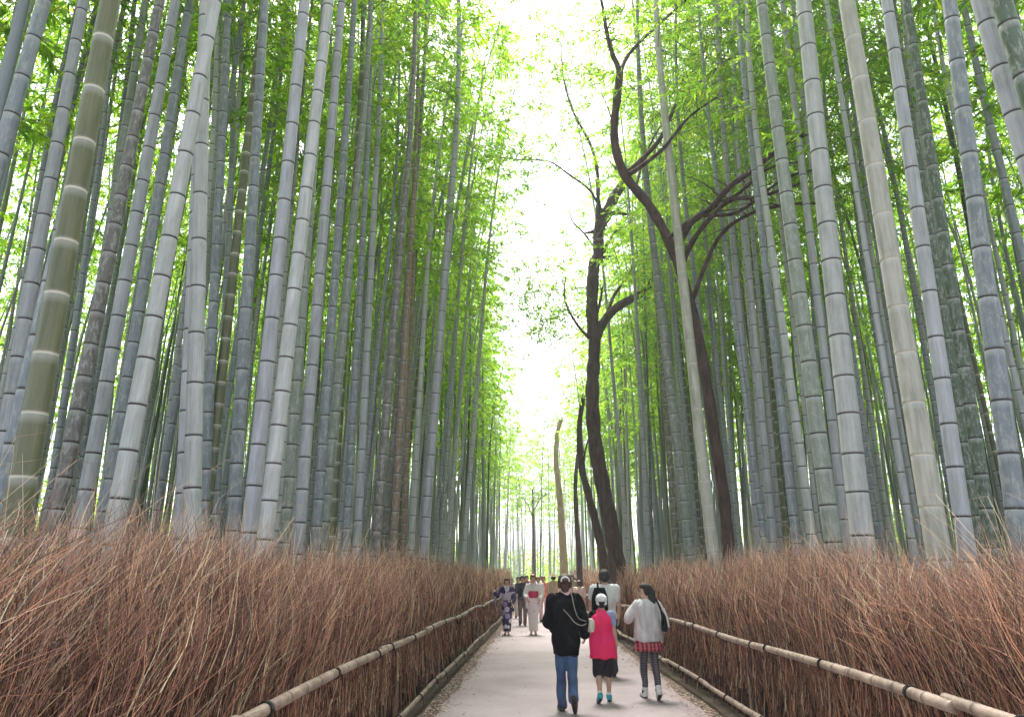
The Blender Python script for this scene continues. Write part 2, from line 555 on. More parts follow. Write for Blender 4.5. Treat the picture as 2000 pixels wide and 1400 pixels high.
    # posts inside the hedge
    for q in np.arange(1.5, y_end, 3.6):
        e = float(left_edge(q) if side < 0 else right_edge(q)) + side * 0.17 - root.location.x
        V, F = tubes(np.array([[(e, q, -0.2), (e, q, 0.4), (e, q, 1.05)]]), np.full((1, 3), 0.026), 8)
        new_obj("post", make_mesh("post", V, F, M_RAIL, attrs={"node": np.zeros(len(V))}), root)
    return root

build_fence(-1, "reddish brown brushwood fence with bamboo rails along the left side of the path")
build_fence(1, "reddish brown brushwood fence with bamboo rails along the right side of the path")

# ------------------------------------------------------------------ bamboo
COLS = {
    'lavender grey': (0.42, 0.425, 0.485), 'blue grey': (0.24, 0.27, 0.315), 'grey green': (0.25, 0.285, 0.25), 'dark green': (0.085, 0.12, 0.085),
    'olive green': (0.15, 0.155, 0.085), 'pale beige': (0.50, 0.48, 0.43), 'rusty brown': (0.27, 0.175, 0.135), 'silver grey': (0.48, 0.485, 0.505),
    'brown grey': (0.17, 0.155, 0.145),
}
LEAF_PAL = [(0.08, 0.155, 0.018), (0.115, 0.195, 0.022), (0.065, 0.135, 0.02), (0.15, 0.215, 0.025), (0.095, 0.17, 0.03), (0.19, 0.22, 0.035), (0.13, 0.20, 0.03)]
R0 = 0.065

def culm_curve(z, H, bend, az, wob):
    zz = np.clip(z - 0.45 * H, 0, None) / (0.55 * H)
    off = bend * zz ** 2.2
    return np.stack([off * np.cos(az) + wob[0] * np.sin(z * 0.45 + wob[2]), off * np.sin(az) + wob[1] * np.sin(z * 0.4 + wob[3]), z], -1)

def culm_rad(z, H):
    return R0 * np.clip(1.0 - 0.86 * (z / H) ** 1.25, 0.06, 1) * (1 + 0.10 * np.exp(-z / 0.35))

def make_culm(H, bend, az, spacing, wob):
    zs, rf, nd, bl = [-0.25], [1.0], [0.0], [0.0]
    z = 0.12
    nodes = []
    k = 0
    while z < H - 0.3:
        nodes.append(z)
        for dz, f, n_, b_ in ((-0.055, 1.0, 0, 0.0), (-0.02, 1.0, 0, 0.9), (-0.0075, 0.99, 0.0, 1.0), (-0.004, 0.965, 1.0, 0), (0.004, 0.985, 1.0, 0),
                              (0.0085, 1.045, 0.10, 0.2), (0.022, 1.012, 0, 0.0), (0.06, 1.0, 0, 0)):
            zs.append(z + dz); rf.append(f); nd.append(n_); bl.append(b_)
        k += 1
        z += spacing * min(1.0, 0.55 + 0.06 * k) * random.uniform(0.93, 1.07) * (1.0 + 0.25 * min(z / 6, 1))
    zs.append(H); rf.append(0.5); nd.append(0); bl.append(0)
    zs = np.array(zs)
    P = culm_curve(zs, H, bend, az, wob)
    rr = culm_rad(zs, H) * np.array(rf)
    V, F = tubes(P[None], rr[None], 14)
    me = make_mesh("culm", V, F, M_CULM, attrs={"node": np.repeat(nd, 14), "bloom": np.repeat(bl, 14)})
    return me, np.array(nodes)

def crown_geo(H, z0, bend, az, wob, nodes, nleaf=9, nlet=6, L=0.15, W=0.034, reach=1.5):
    Bp, Br, LP, LD = [], [], [], []
    for z in nodes[nodes > z0]:
        u = (z - z0) / (H - z0)
        c = culm_curve(np.array([z]), H, bend, az, wob)[0]
        for q in range(2):
            a = random.uniform(0, 2 * math.pi)
            ln = reach * (0.45 + 0.75 * math.sin(math.pi * min(0.18 + 0.75 * u, 1))) * random.uniform(0.6, 1.15)
            el = random.uniform(0.35, 0.95)
            d = np.array([math.cos(a) * math.cos(el), math.sin(a) * math.cos(el), math.sin(el)])
            t = np.linspace(0, 1, 5)[:, None]
            pts = c + ln * (d * t + np.array([0, 0, -0.42]) * t ** 2)
            Bp.append(pts); Br.append(np.linspace(0.009, 0.002, 5))
            for m in range(nlet):
                tt = random.uniform(0.3, 1.0)
                b0 = c + ln * (d * tt + np.array([0, 0, -0.42]) * tt * tt)
                a2 = a + random.uniform(-1.3, 1.3)
                l2 = random.uniform(0.18, 0.5)
                e2 = random.uniform(-0.4, 0.5)
                d2 = np.array([math.cos(a2) * math.cos(e2), math.sin(a2) * math.cos(e2), math.sin(e2)])
                t4 = np.linspace(0, 1, 5)[:, None]
                q2 = b0 + l2 * (d2 * t4 + np.array([0, 0, -0.3]) * t4 ** 2)
                Bp.append(q2); Br.append(np.linspace(0.0035, 0.0012, 5))
                tl = rng.random(nleaf) ** 0.6
                pos = b0 + l2 * (d2 * tl[:, None] + np.array([0, 0, -0.3]) * tl[:, None] ** 2)
                aa = a2 + rng.normal(0, 0.9, nleaf)
                LP.append(pos)
                LD.append(np.stack([np.cos(aa), np.sin(aa), rng.normal(-0.55, 0.45, nleaf)], 1))
    return np.array(Bp), np.array(Br), np.concatenate(LP), np.concatenate(LD)

# shared variants
VARS = []
for i in range(8):
    H = random.uniform(14.5, 18.5)
    bend = random.uniform(0.5, 1.9)
    az = random.uniform(0, 2 * math.pi)
    wob = (random.uniform(-0.02, 0.02), random.uniform(-0.02, 0.02), random.random() * 6, random.random() * 6)
    sp = (0.22, 0.26, 0.30, 0.34)[i % 4]
    me, nodes = make_culm(H, bend, az, sp, wob)
    z0 = random.uniform(7.3, 9.2)
    Bp, Br, LP, LD = crown_geo(H, z0, bend, az, wob, nodes[::2] if sp > 0.28 else nodes[::3], nlet=8, nleaf=11)
    V, F = tubes(Bp, Br, 3)
    bm_ = make_mesh("branches", V, F, M_BRANCH, colors=np.tile([[0.16, 0.17, 0.09]], (len(V), 1)))
    V, F, c = leaf_geo(LP, 0.135, 0.030, LEAF_PAL, dirs=LD)
    fm = make_mesh("foliage", V, F, M_LEAF, smooth=False, colors=c)
    VARS.append((me, bm_, fm, sp, H, az))
print("leaves per crown", [len(v[2].polygons) for v in VARS])

PROTO = {}
def place_bamboo(base, dirn, D, colname, white_ring, label, group, var, hscale=1.0, spin=None):
    me, bme, fme, sp, H, vaz = VARS[var]
    if var not in PROTO:
        root = empty("bamboo")
        culm = new_obj("culm", me, root); br = new_obj("branches", bme, root); fo = new_obj("foliage", fme, root)
        PROTO[var] = (root, culm, br, fo)
    else:
        root, culm, br, fo = [x.copy() for x in PROTO[var]]
        for x in (root, culm, br, fo): COL.objects.link(x)
        for x in (culm, br, fo): x.parent = root
    q = Vector((0, 0, 1)).rotation_difference(Vector(dirn).normalized())
    rot = q.to_matrix() @ Matrix.Rotation((math.pi if base[0] < 0 else 0.0) + random.uniform(-0.9, 0.9) - vaz if abs(base[0]) < 6 and base[1] < 13 else ((0.0 if base[0] < 0 else math.pi) + random.uniform(-0.9, 0.9) - vaz if base[0] < 0 and base[1] > 17 else random.uniform(0, 6.283)), 3, 'Z')
    root.location = base
    root.rotation_euler = rot.to_euler()
    s = D / (2 * R0)
    culm.scale = (s, s, hscale)
    br.scale = fo.scale = (1, 1, hscale)
    c = COLS[colname]
    j = random.uniform(0.88, 1.12)
    culm.color = (c[0] * j, c[1] * j, c[2] * j, 0.0 if white_ring else 1.0)
    tag(root, label, "bamboo", group)
    return root

# culms one can single out in the photograph: nickname, colour, pale rings?, point up the culm, point near the fence, width in px, node spacing variant
HEROES = [
 ("dusky culm cut by the left picture edge", 'blue grey', 0, (88, 0), (-8, 330), 34, 1),
 ("slim pale culm left of the big olive culm", 'lavender grey', 0, (166, 0), (34, 720), 29, 1),
 ("big olive culm with white rings at far left", 'olive green', 1, (216, 0), (40, 950), 48, 1),
 ("grey culm just right of the big olive culm", 'grey green', 0, (285, 0), (128, 970), 22, 2),
 ("lavender culm between olive culm and leaning grey culm", 'lavender grey', 0, (345, 0), (163, 980), 29, 1),
 ("dark culm behind the lavender ones at left", 'blue grey', 0, (372, 0), (205, 980), 24, 2),
 ("leaning mottled grey culm rising from the fence at left", 'silver grey', 0, (388, 170), (222, 1040), 36, 1),
 ("bright smooth lavender culm reaching the top of the left stand", 'lavender grey', 0, (402, 0), (350, 1060), 30, 2),
 ("wide grey culm touching the bright lavender culm", 'silver grey', 0, (400, 130), (372, 1060), 33, 3),
 ("straight grey culm right of the bright lavender pair", 'blue grey', 0, (447, 0), (398, 1000), 22, 1),
 ("thin bluish culm beside straight grey culm", 'blue grey', 0, (470, 0), (424, 900), 17, 2),
 ("green culm with white rings in the left stand", 'olive green', 1, (508, 60), (398, 1050), 22, 0),
 ("bluish culm right of the white ringed green culm", 'blue grey', 0, (512, 100), (452, 1060), 26, 1),
 ("light grey culm leaning right in mid left stand", 'lavender grey', 0, (594, 0), (482, 1060), 30, 2),
 ("broad pale culm leaning right beside its twin", 'silver grey', 0, (642, 0), (518, 1066), 31, 1),
 ("mottled culm close behind the broad pale culm", 'grey green', 0, (632, 60), (552, 1068), 22, 2),
 ("clean grey culm right of the broad pale pair", 'lavender grey', 0, (662, 60), (583, 1075), 24, 1),
 ("blue green culm in the middle of the left stand", 'blue grey', 0, (690, 80), (612, 1078), 20, 2),
 ("tall greenish culm that forks from its neighbour high up", 'grey green', 0, (732, 0), (628, 1078), 19, 2),
 ("thin olive culm with pale rings mid left", 'olive green', 1, (704, 200), (645, 1082), 17, 0),
 ("plain grey culm before the olive one mid left", 'blue grey', 0, (728, 120), (674, 1085), 17, 1),
 ("bluish culm left of the dark brown twins", 'lavender grey', 0, (740, 250), (694, 1085), 16, 2),
 ("dark brown grey culm, left one of twin stems", 'brown grey', 0, (822, 30), (730, 1088), 18, 2),
 ("dark brown grey culm, right one of twin stems", 'brown grey', 0, (840, 40), (748, 1088), 14, 3),
 ("rusty orange brown culm at left", 'rusty brown', 0, (800, 520), (766, 1090), 15, 1),
 ("second rusty brown culm beside the first", 'rusty brown', 0, (806, 560), (787, 1090), 12, 1),
 ("whitish thin culm right of the rusty pair", 'silver grey', 0, (850, 230), (803, 1092), 13, 2),
 ("pale lavender culm standing alone before far left stand", 'lavender grey', 0, (902, 160), (823, 1096), 19, 2),
 ("grey green culm right of the lone pale lavender culm", 'grey green', 0, (915, 300), (858, 1096), 11, 1),
 ("slim pale culm nearest the bright gap at left", 'silver grey', 0, (955, 440), (905, 1098), 10, 2),
 # right of the path
 ("big pale beige culm with white rings at right", 'pale beige', 1, (1650, 0), (1820, 990), 43, 3),
 ("thick mottled grey culm left of the pale beige culm", 'silver grey', 0, (1567, 0), (1686, 1010), 41, 2),
 ("dusky mottled culm left of the thick mottled one", 'grey green', 0, (1486, 0), (1627, 1030), 33, 2),
 ("slim light culm between two mottled culms", 'lavender grey', 0, (1526, 0), (1648, 1000), 18, 3),
 ("thin grey culm touching left side of the pale beige culm", 'lavender grey', 0, (1668, 240), (1772, 1000), 13, 1),
 ("smooth grey culm right of the pale beige culm", 'lavender grey', 0, (1730, 0), (1878, 1000), 30, 2),
 ("dark blue culm near the right picture edge", 'blue grey', 0, (1856, 0), (1988, 1000), 37, 2),
 ("lavender culm cutting the top right corner", 'lavender grey', 0, (1913, 0), (2004, 310), 42, 1),
 ("dark olive culm in the top right corner", 'dark green', 0, (1958, 0), (2030, 230), 44, 1),
 ("thin black green culm behind the dark blue culm", 'dark green', 0, (1815, 0), (1925, 620), 14, 2),
 ("slender grey culm right of the dark blue culm", 'blue grey', 0, (1880, 25), (1990, 470), 20, 2),
 ("deep green culm between smooth grey and dark blue culms", 'dark green', 0, (1800, 200), (1930, 1000), 26, 2),
 ("second deep green culm near the dark blue culm", 'dark green', 0, (1770, 180), (1905, 1000), 22, 3),
 ("whitish culm crossing the leaning tree", 'pale beige', 1, (1270, 0), (1393, 1060), 23, 2),
 ("grey culm left of the whitish culm", 'grey green', 0, (1216, 0), (1348, 1072), 21, 1),
 ("mossy spotted culm beside the grey culm", 'olive green', 0, (1262, 330), (1322, 1078), 15, 1),
 ("dark grey culm right of the leaning tree", 'blue grey', 0, (1436, 0), (1556, 1066), 18, 2),
 ("pale thin culm right of the leaning tree", 'lavender grey', 0, (1402, 150), (1484, 1060), 15, 2),
 ("bluish thin culm among the dark tree branches", 'lavender grey', 0, (1420, 60), (1510, 1062), 15, 3),
 ("plain grey culm before the dusky mottled culm", 'silver grey', 0, (1480, 300), (1585, 1050), 19, 1),
 ("slim culm left of the dark main tree's right limb", 'lavender grey', 0, (1238, 520), (1268, 1084), 11, 2),
 ("thin pale culm by the dark tree trunk", 'silver grey', 0, (1190, 640), (1226, 1085), 9, 2),
]
hero_px = []
occupied = []
for k, (nick, colr, ring, top, bot, w, var) in enumerate(HEROES):
    left = bot[0] < 1000
    xm, ym = (top[0] + bot[0]) / 2, (top[1] + bot[1]) / 2
    Z = 0.128 * FPX / w
    for _ in range(80):
        p = Vector((0, 0, EYE)) + ray(xm, ym) * Z
        B, T = at(*bot, p.y), at(*top, p.y)
        d = (T - B).normalized()
        base = B + d * ((-0.05 - B.z) / d.z)
        lim = 1.95 if left else 2.62
        if (left and base.x < -lim) or (not left and base.x > lim): break
        Z *= 1.02
    D = w * Z / FPX
    v = [var, var + 4][k % 2]
    lab = nick if len(nick.split()) > 3 else nick + " in the stand"
    lab = lab.replace("culm", "bamboo culm", 1)
    fence = " behind the left fence" if left else " behind the right fence"
    if len(lab.split()) <= 10 and "left" not in lab and "right" not in lab: lab += fence
    place_bamboo(base, d, D, colr, ring, lab, "bamboos standing behind the fences", v, random.uniform(0.95, 1.1))
    hero_px.append((xm, nick, left))
    occupied.append((base.x, base.y))
    print(f"{nick[:40]:40s} x={base.x:.2f} y={base.y:.2f} D={D:.3f}")

# the rest of the grove
def grove_points():
    pts = list(occupied)
    out = []
    def ok(x, y, m):
        return all((x - a) ** 2 + (y - b) ** 2 > m * m for a, b in pts)
    spec = [  # xmin, xmax, ymin, ymax, tries, spacing
        (-7.0, -2.5, 9, 30, 420, 0.50), (-6.5, -3.2, 4.0, 9, 60, 0.55), (-14, -6.5, 5, 34, 330, 0.75), (-6.5, -2.2, 30, 52, 170, 0.6),
        (3.0, 7.5, 10.5, 30, 400, 0.52), (4.0, 8, 5.0, 10.5, 55, 0.60), (7.5, 15, 6, 34, 330, 0.75), (2.6, 7.5, 30, 50, 150, 0.6),
        (-30, -14, 6, 60, 330, 1.1), (15, 31, 7, 60, 330, 1.1), (-14, -6.5, 34, 60, 120, 1.0), (7.5, 15, 34, 60, 120, 1.0),
        (-6.5, 10, 56, 95, 200, 1.1), (-14, -2.6, -9, 2.5, 50, 1.0), (3.2, 15, -9, 3.2, 50, 1.0),
    ]
    for (x0, x1, y0, y1, n, m) in spec:
        for _ in range(n):
            x, y = random.uniform(x0, x1), random.uniform(y0, y1)
            if 5 < y < 9.5 and x < 0 and x > -3.4: continue
            if ok(x, y, m):
                pts.append((x, y)); out.append((x, y))
    return out
GP = grove_points()
GP.sort(key=lambda p: math.hypot(*p))
vis = []
far = []
for (x, y) in GP:
    u, v, z = project((x, y, 3.0))
    inside = y > 0.5 and z > 0.3 and -60 < u < 2060
    if inside and len(vis) < 245 and abs(x) < 15: vis.append((x, y, u))
    else: far.append((x, y))
NAMES = ['lavender grey', 'blue grey', 'grey green', 'dark green', 'olive green', 'silver grey', 'brown grey']
WTS = [0.26, 0.24, 0.18, 0.08, 0.08, 0.12, 0.04]
for (x, y, u) in vis:
    left = x < 0
    colr = random.choices(NAMES, WTS)[0]
    if y < 10 and colr == 'olive green': colr = 'grey green'
    D = random.uniform(0.075, 0.125)
    ring = colr == 'olive green' or (y > 10 and random.random() < 0.08)
    # nearest nickname in the picture on the same side
    best = min((h for h in hero_px if h[2] == left), key=lambda h: abs(h[0] - (u - (40 if left else -40))))
    thick = "slender" if D < 0.090 else ("thin" if D < 0.105 else "stout")
    sd_ = "left" if u < best[0] else "right"
    if y < 13: lab = f"{thick} {colr} bamboo close behind, {sd_} of the {best[1]}"
    elif y < 21: lab = f"{thick} {colr} bamboo behind, {sd_} of the {best[1]}"
    else: lab = f"distant {thick} {colr} bamboo far behind, {sd_} of the {best[1]}"
    w_ = lab.split()
    if len(w_) > 16: lab = " ".join(w_[:16])
    lean = Vector((random.gauss(0, 0.022) + (0.012 if left else -0.012) + (0.05 if -5 < x < 0 and 15 < y < 36 else 0), random.gauss(0, 0.025), 1))
    place_bamboo(Vector((x, y, -0.05)), lean, D, colr, ring, lab, "bamboos filling the grove", random.randrange(8), random.uniform(0.88, 1.1))
print("individual bamboos", len(vis) + len(HEROES), "far", len(far))

def build_far_grove():
    CP, CR, CC = [], [], []
    LPs, LDs = [], []
    BPs, BRs = [], []
    for (x, y) in far:
        H = random.uniform(13, 18.5)
        z = np.concatenate([np.linspace(-0.2, H * 0.6, 7), np.linspace(H * 0.68, H, 5)])
        bend, az = random.uniform(0.5, 1.8), random.uniform(0, 6.28)
        wob = (0, 0, 0, 0)
        lean = np.array([random.gauss(0, 0.025), random.gauss(0, 0.025)])
        P = culm_curve(z, H, bend, az, wob)
        P[:, 0] += x + z * lean[0]; P[:, 1] += y + z * lean[1]
        CP.append(P); CR.append(culm_rad(z, H) * random.uniform(0.7, 1.0))
        CC.append(np.array(COLS[random.choices(NAMES, WTS)[0]]) * random.uniform(0.8, 1.15))
        z0 = random.uniform(6.0, 9.0)
        nodes = np.arange(z0, H, 0.62)
        Bp, Br, LP, LD = crown_geo(H, z0 - 0.1, bend, az, wob, nodes, nleaf=9, nlet=5, reach=1.5)
        off = lambda Q: np.stack([Q[..., 0] + x + Q[..., 2] * lean[0], Q[..., 1] + y + Q[..., 2] * lean[1], Q[..., 2]], -1)
        LPs.append(off(LP)); LDs.append(LD)
        BPs.append(off(Bp)[::3]); BRs.append(Br[::3])
    for _ in range(2000):     # bare lower stems deeper in, their crowns lost in the canopy
        x = random.choice((-1, 1)) * random.uniform(8, 40)
        y = random.uniform(4, 75)
        H = random.uniform(9, 13)
        z = np.linspace(-0.2, H, 12)
        P = culm_curve(z, H, random.uniform(0.1, 0.9), random.uniform(0, 6.28), (0, 0, 0, 0))
        P[:, 0] += x + z * random.gauss(0, 0.03); P[:, 1] += y + z * random.gauss(0, 0.03)
        CP.append(P); CR.append(culm_rad(z, H) * random.uniform(0.55, 0.9))
        CC.append(np.array(COLS[random.choices(NAMES, WTS)[0]]) * random.uniform(0.75, 1.1))
    V, F = tubes(np.array(CP), np.array(CR), 7)
    c = np.repeat(np.array(CC), V.shape[0] // len(CC), 0)
    V2, F2 = tubes(np.concatenate(BPs), np.concatenate(BRs), 3)
    V3, F3, c3 = leaf_geo(np.concatenate(LPs), 0.17, 0.045, LEAF_PAL, dirs=np.concatenate(LDs))
    Va, Fa = cat_geo([(V, F), (V2, F2), (V3, F3)])
    c2 = np.tile([[0.16, 0.17, 0.09]], (len(V2), 1))
    me = make_mesh("far_bamboo_grove", Va, Fa, M_CULM_FAR, colors=np.concatenate([c, c2, c3]))
    me.materials.append(M_LEAF)
    mi = np.zeros(len(Fa), dtype=np.int32); mi[len(F) + len(F2):] = 1
    me.polygons.foreach_set("material_index", mi)
    o = new_obj("far_bamboo_grove", me)
    tag(o, "mass of distant bamboo deep in the grove", "bamboo grove", kind="stuff")
    print("far leaves", len(F3))
build_far_grove()

def build_far_wood():
    """sunlit undergrowth and wood edge closing the view beyond the grove"""
    LP, tw = [], []
    for _ in range(8000):
        k = random.random()
        if k < 0.42: x, y = random.uniform(-46, -22), random.uniform(8, 90)
        elif k < 0.84: x, y = random.uniform(22, 46), random.uniform(8, 90)
        else: x, y = random.uniform(-26, 28), random.uniform(88, 112)
        z = abs(random.gauss(0, 3.2))
        if -4 < x < 6 and y > 80 and z > 5: continue
        c = np.array([x, y, z + 0.2])
        LP.append(c + rng.normal(0, 1, (26, 3)) * np.array([0.8, 0.8, 0.55]))
        tw.append(np.linspace(c, c + rng.normal(0, 0.8, 3), 3))
    LP = np.concatenate(LP)
    LP[:, 2] = np.abs(LP[:, 2])
    V, F, c = leaf_geo(LP, 0.42, 0.15, LEAF_PAL + [(0.2, 0.23, 0.04), (0.17, 0.22, 0.03)])
    V2, F2 = tubes(np.array(tw), np.tile([[0.02, 0.015, 0.008]], (len(tw), 1)), 3)
    Va, Fa = cat_geo([(V, F), (V2, F2)])
    me = make_mesh("far_wood", Va, Fa, M_LEAF, smooth=False, colors=np.concatenate([c, np.tile([[0.1, 0.08, 0.05]], (len(V2), 1))]))
    tag(new_obj("far_wood", me), "sunlit green undergrowth beyond the bamboo grove", "undergrowth", kind="stuff")
build_far_wood()

def build_haze():
    V = [(x, y, z) for x in (-262, 262) for y in (-130, 412) for z in (-1.6, 24)]
    F = [(0, 1, 3, 2), (4, 6, 7, 5), (0, 4, 5, 1), (2, 3, 7, 6), (0, 2, 6, 4), (1, 5, 7, 3)]
    m = bpy.data.materials.new("damp_air"); m.use_nodes = True
    nt = m.node_tree; nt.nodes.clear()
    o = nt.nodes.new("ShaderNodeOutputMaterial")
    pv = nt.nodes.new("ShaderNodeVolumePrincipled")
    pv.inputs["Color"].default_value = (0.95, 0.97, 1.0, 1)
    pv.inputs["Density"].default_value = 0.0016
    pv.inputs["Anisotropy"].default_value = 0.3
    nt.links.new(pv.outputs[0], o.inputs["Volume"])
    tag(new_obj("haze", make_mesh("haze", V, F, m, smooth=False)), "thin pale haze hanging in the grove", "haze", kind="stuff")
HAZE = True
if HAZE: build_haze()

# ------------------------------------------------------------------ dark trees
def limb_geo(pts, w0, w1, Y0, Y1=None, sides=9):
    """pts in photo pixels lifted to depth Y0..Y1; w in px"""
    n = len(pts)
    Ys = np.linspace(Y0, Y1 if Y1 else Y0, n)
    W = [at(px, py, y) for (px, py), y in zip(pts, Ys)]
    m = max(n * 5, 8)
    P = resample(W, m)
    d = np.mean(Ys) * 0.98
    rr = np.linspace(w0, w1, m) / FPX * d / 2
    rr = rr * (1 + 0.07 * np.sin(np.arange(m) * 1.7) + rng.normal(0, 0.025, m))
    return tubes(P[None], rr[None], sides), P

def build_tree(name, label, trunk, limbs, clusters, Y, bark, leafpal, leaf=(0.085, 0.036), cat="tree", twigs=True):
    base = trunk[0]
    pts = trunk[1]
    b0 = at(*pts[0], Y)
    root = empty(name, (b0.x, b0.y, 0))
    tag(root, label, cat)
    loc = np.array(root.location)
    parts, P = [], None
    g, P = limb_geo(pts, trunk[2], trunk[3], Y)
    # carry the trunk down into the soil
    foot = np.array([[P[0][0] + 0.02, P[0][1], -0.15], [P[0][0] + 0.01, P[0][1], 0.25], P[0]])
    r0 = trunk[2] / FPX * Y / 0.96 / 2
    g2 = tubes(resample(foot, 8)[None], np.linspace(r0 * 1.12, r0 * 1.0, 8)[None], 9)
    V, F = cat_geo([g, g2])
    new_obj("trunk", make_mesh("trunk", V - loc, F, bark), root)
    for lp in limbs:
        pl, w0, w1 = lp[0], lp[1], lp[2]
        dy = lp[3] if len(lp) > 3 else 0
        g, Q = limb_geo(pl, w0, w1, Y, Y + dy, 7)
        parts = [g]
        for _ in range(len(Q) // 3 if twigs else 0):
            i = random.randrange(len(Q) // 3, len(Q))
            d = np.array([random.gauss(0, 0.5), random.gauss(0, 0.5), random.gauss(0.35, 0.4)])
            L = random.uniform(0.4, 1.1) * Y / 20
            t = np.linspace(0, 1, 5)[:, None]
            tw = Q[i] + L * (d * t + rng.normal(0, 0.2, 3) * t * t)
            parts.append(tubes(tw[None], np.linspace(max(w1, 2) / FPX * Y / 2 * 0.6, 0.004, 5)[None], 5))
        V, F = cat_geo(parts)
        new_obj("limb", make_mesh("limb", V - loc, F, bark), root)
    LPs, LDs, tw = [], [], []
    for (px, py, r, n, dy) in clusters:
        c = np.array(at(px, py, Y + dy))
        ns = max(n // 14, 3)
        for _ in range(ns):
            q = c + rng.normal(0, 1, 3) * np.array([r, r, r * 0.8]) * 0.55
            e = q + rng.normal(0, 1, 3) * np.array([0.32, 0.32, 0.2]) * r ** 0.5
            t = np.linspace(0, 1, 4)[:, None]
            tw.append(q + (e - q) * t + np.array([0, 0, -0.05]) * t * t)
            k = 14
            tl = rng.random(k)[:, None]
            LPs.append(q + (e - q) * tl + rng.normal(0, 0.05, (k, 3)))
            LDs.append(rng.normal(0, 1, (k, 3)) + np.array([0, 0, -0.3]))
    if LPs:
        V, F = tubes(np.array(tw), np.tile(np.linspace(0.008, 0.003, 4), (len(tw), 1)), 3)
        new_obj("twigs", make_mesh("twigs", V - loc, F, bark), root)
        V, F, c = leaf_geo(np.concatenate(LPs), leaf[0], leaf[1], leafpal, dirs=np.concatenate(LDs))
        new_obj("crown", make_mesh("crown", V - loc, F, M_TLEAF, smooth=False, colors=c), root)
    return root

TPAL = [(0.07, 0.125, 0.022), (0.10, 0.16, 0.026), (0.13, 0.18, 0.035), (0.06, 0.10, 0.022)]
build_tree("broadleaf_tree", "dark brown forked tree rising behind the fence right of the bright gap",
    (0, [(1206, 1108), (1196, 1040), (1178, 950), (1162, 860), (1157, 770), (1160, 700), (1163, 640)], 33, 25),
    [([(1160, 660), (1156, 600), (1160, 520), (1168, 500), (1170, 445), (1185, 412), (1215, 362), (1236, 345)], 27, 21),
     ([(1164, 660), (1178, 630), (1205, 600), (1262, 565), (1290, 525), (1335, 490), (1400, 462), (1470, 445)], 22, 9, 0.5),
     ([(1182, 625), (1198, 580), (1222, 545), (1245, 508), (1265, 495)], 8, 3, 1),
     ([(1166, 445), (1168, 400), (1166, 330), (1152, 280), (1118, 215), (1100, 150), (1096, 90)], 11, 2.5),
     ([(1166, 395), (1150, 370), (1110, 340), (1070, 315), (1010, 312), (950, 303)], 6, 1.8, -2),
     ([(1150, 660), (1128, 635), (1108, 600), (1102, 570), (1105, 540)], 7, 2.5),
     ([(1158, 480), (1140, 455), (1120, 435), (1112, 415)], 5, 2),
     ([(1166, 520), (1185, 480), (1205, 450), (1225, 442)], 6, 2),
     ([(1157, 640), (1172, 590), (1176, 560)], 9, 3)],
    [(1050, 590, 1.1, 2000, 0), (1090, 630, 0.8, 700, 0), (1080, 500, 0.9, 550, 0), (1080, 160, 1.7, 2000, 0), (1110, 260, 1.2, 900, 0), (1010, 330, 1.2, 550, -2), (1060, 60, 1.5, 1000, 0),
     (960, 300, 0.8, 200, -2), (1225, 430, 0.8, 200, 0), (1260, 500, 0.8, 80, 1), (1440, 440, 1.4, 400, 3), (1380, 420, 1.2, 200, 3), (1250, 330, 1.0, 250, 1), (1150, 60, 1.6, 800, 0)],
    21.0, M_BARK, TPAL, leaf=(0.10, 0.046))
build_tree("leaning_tree", "slim dark tree leaning left over the path behind the whitish bamboo",
    (0, [(1424, 1072), (1412, 960), (1394, 840), (1372, 700), (1345, 580), (1310, 480), (1270, 405), (1222, 345), (1203, 290), (1200, 240), (1207, 180), (1211, 135)], 24, 18),
    [([(1211, 140), (1196, 105), (1184, 60), (1178, 20), (1165, -40)], 13, 6),
     ([(1212, 140), (1226, 110), (1252, 80), (1290, 45), (1335, 5), (1380, -40)], 10, 4, 1),
     ([(1222, 340), (1255, 310), (1290, 270), (1325, 200), (1380, 150), (1440, 105)], 13, 5, 0.5),
     ([(1318, 500), (1345, 440), (1390, 405), (1425, 365), (1475, 330), (1530, 285), (1600, 250)], 19, 8, -2.2),
     ([(1390, 405), (1440, 380), (1500, 330), (1570, 315)], 10, 4, -1.5),
     ([(1300, 470), (1360, 425), (1440, 415), (1530, 350), (1600, 330)], 11, 4, -2.0),
     ([(1222, 345), (1262, 318), (1300, 285), (1345, 230), (1400, 190)], 12, 4, -1.0),
     ([(1330, 520), (1360, 460), (1420, 395), (1480, 385), (1560, 360)], 14, 6, -2),
     ([(1240, 370), (1262, 300), (1300, 235), (1370, 175)], 6, 2, 1.5),
     ([(1350, 590), (1400, 470), (1460, 420), (1540, 400), (1620, 398)], 11, 5, -1.5),
     ([(1200, 250), (1185, 205), (1168, 170)], 4, 1.5)],
    [(1200, 30, 1.2, 800, 0), (1300, 60, 1.2, 900, 1), (1350, 160, 1.1, 900, 2), (1420, 120, 1.2, 900, 2), (1330, 250, 1.0, 700, 2), (1450, 330, 1.0, 700, 2),
     (1530, 290, 1.0, 600, 2), (1500, 380, 0.9, 500, 2.5), (1400, 300, 1.1, 700, 2), (1280, 200, 0.8, 300, 1), (1590, 390, 0.9, 500, 3), (1165, 120, 0.7, 250, 0)],
    11.6, M_BARK, TPAL, leaf=(0.075, 0.03))
build_tree("side_tree", "thin dark stem leaning beside the foot of the forked tree",
    (0, [(1180, 1100), (1166, 1030), (1148, 960), (1134, 900), (1132, 830), (1140, 770)], 18, 9),
    [([(1150, 965), (1140, 905), (1148, 860)], 7, 3)], [(1140, 760, 0.7, 200, 0)], 22.5, M_BARK, TPAL)
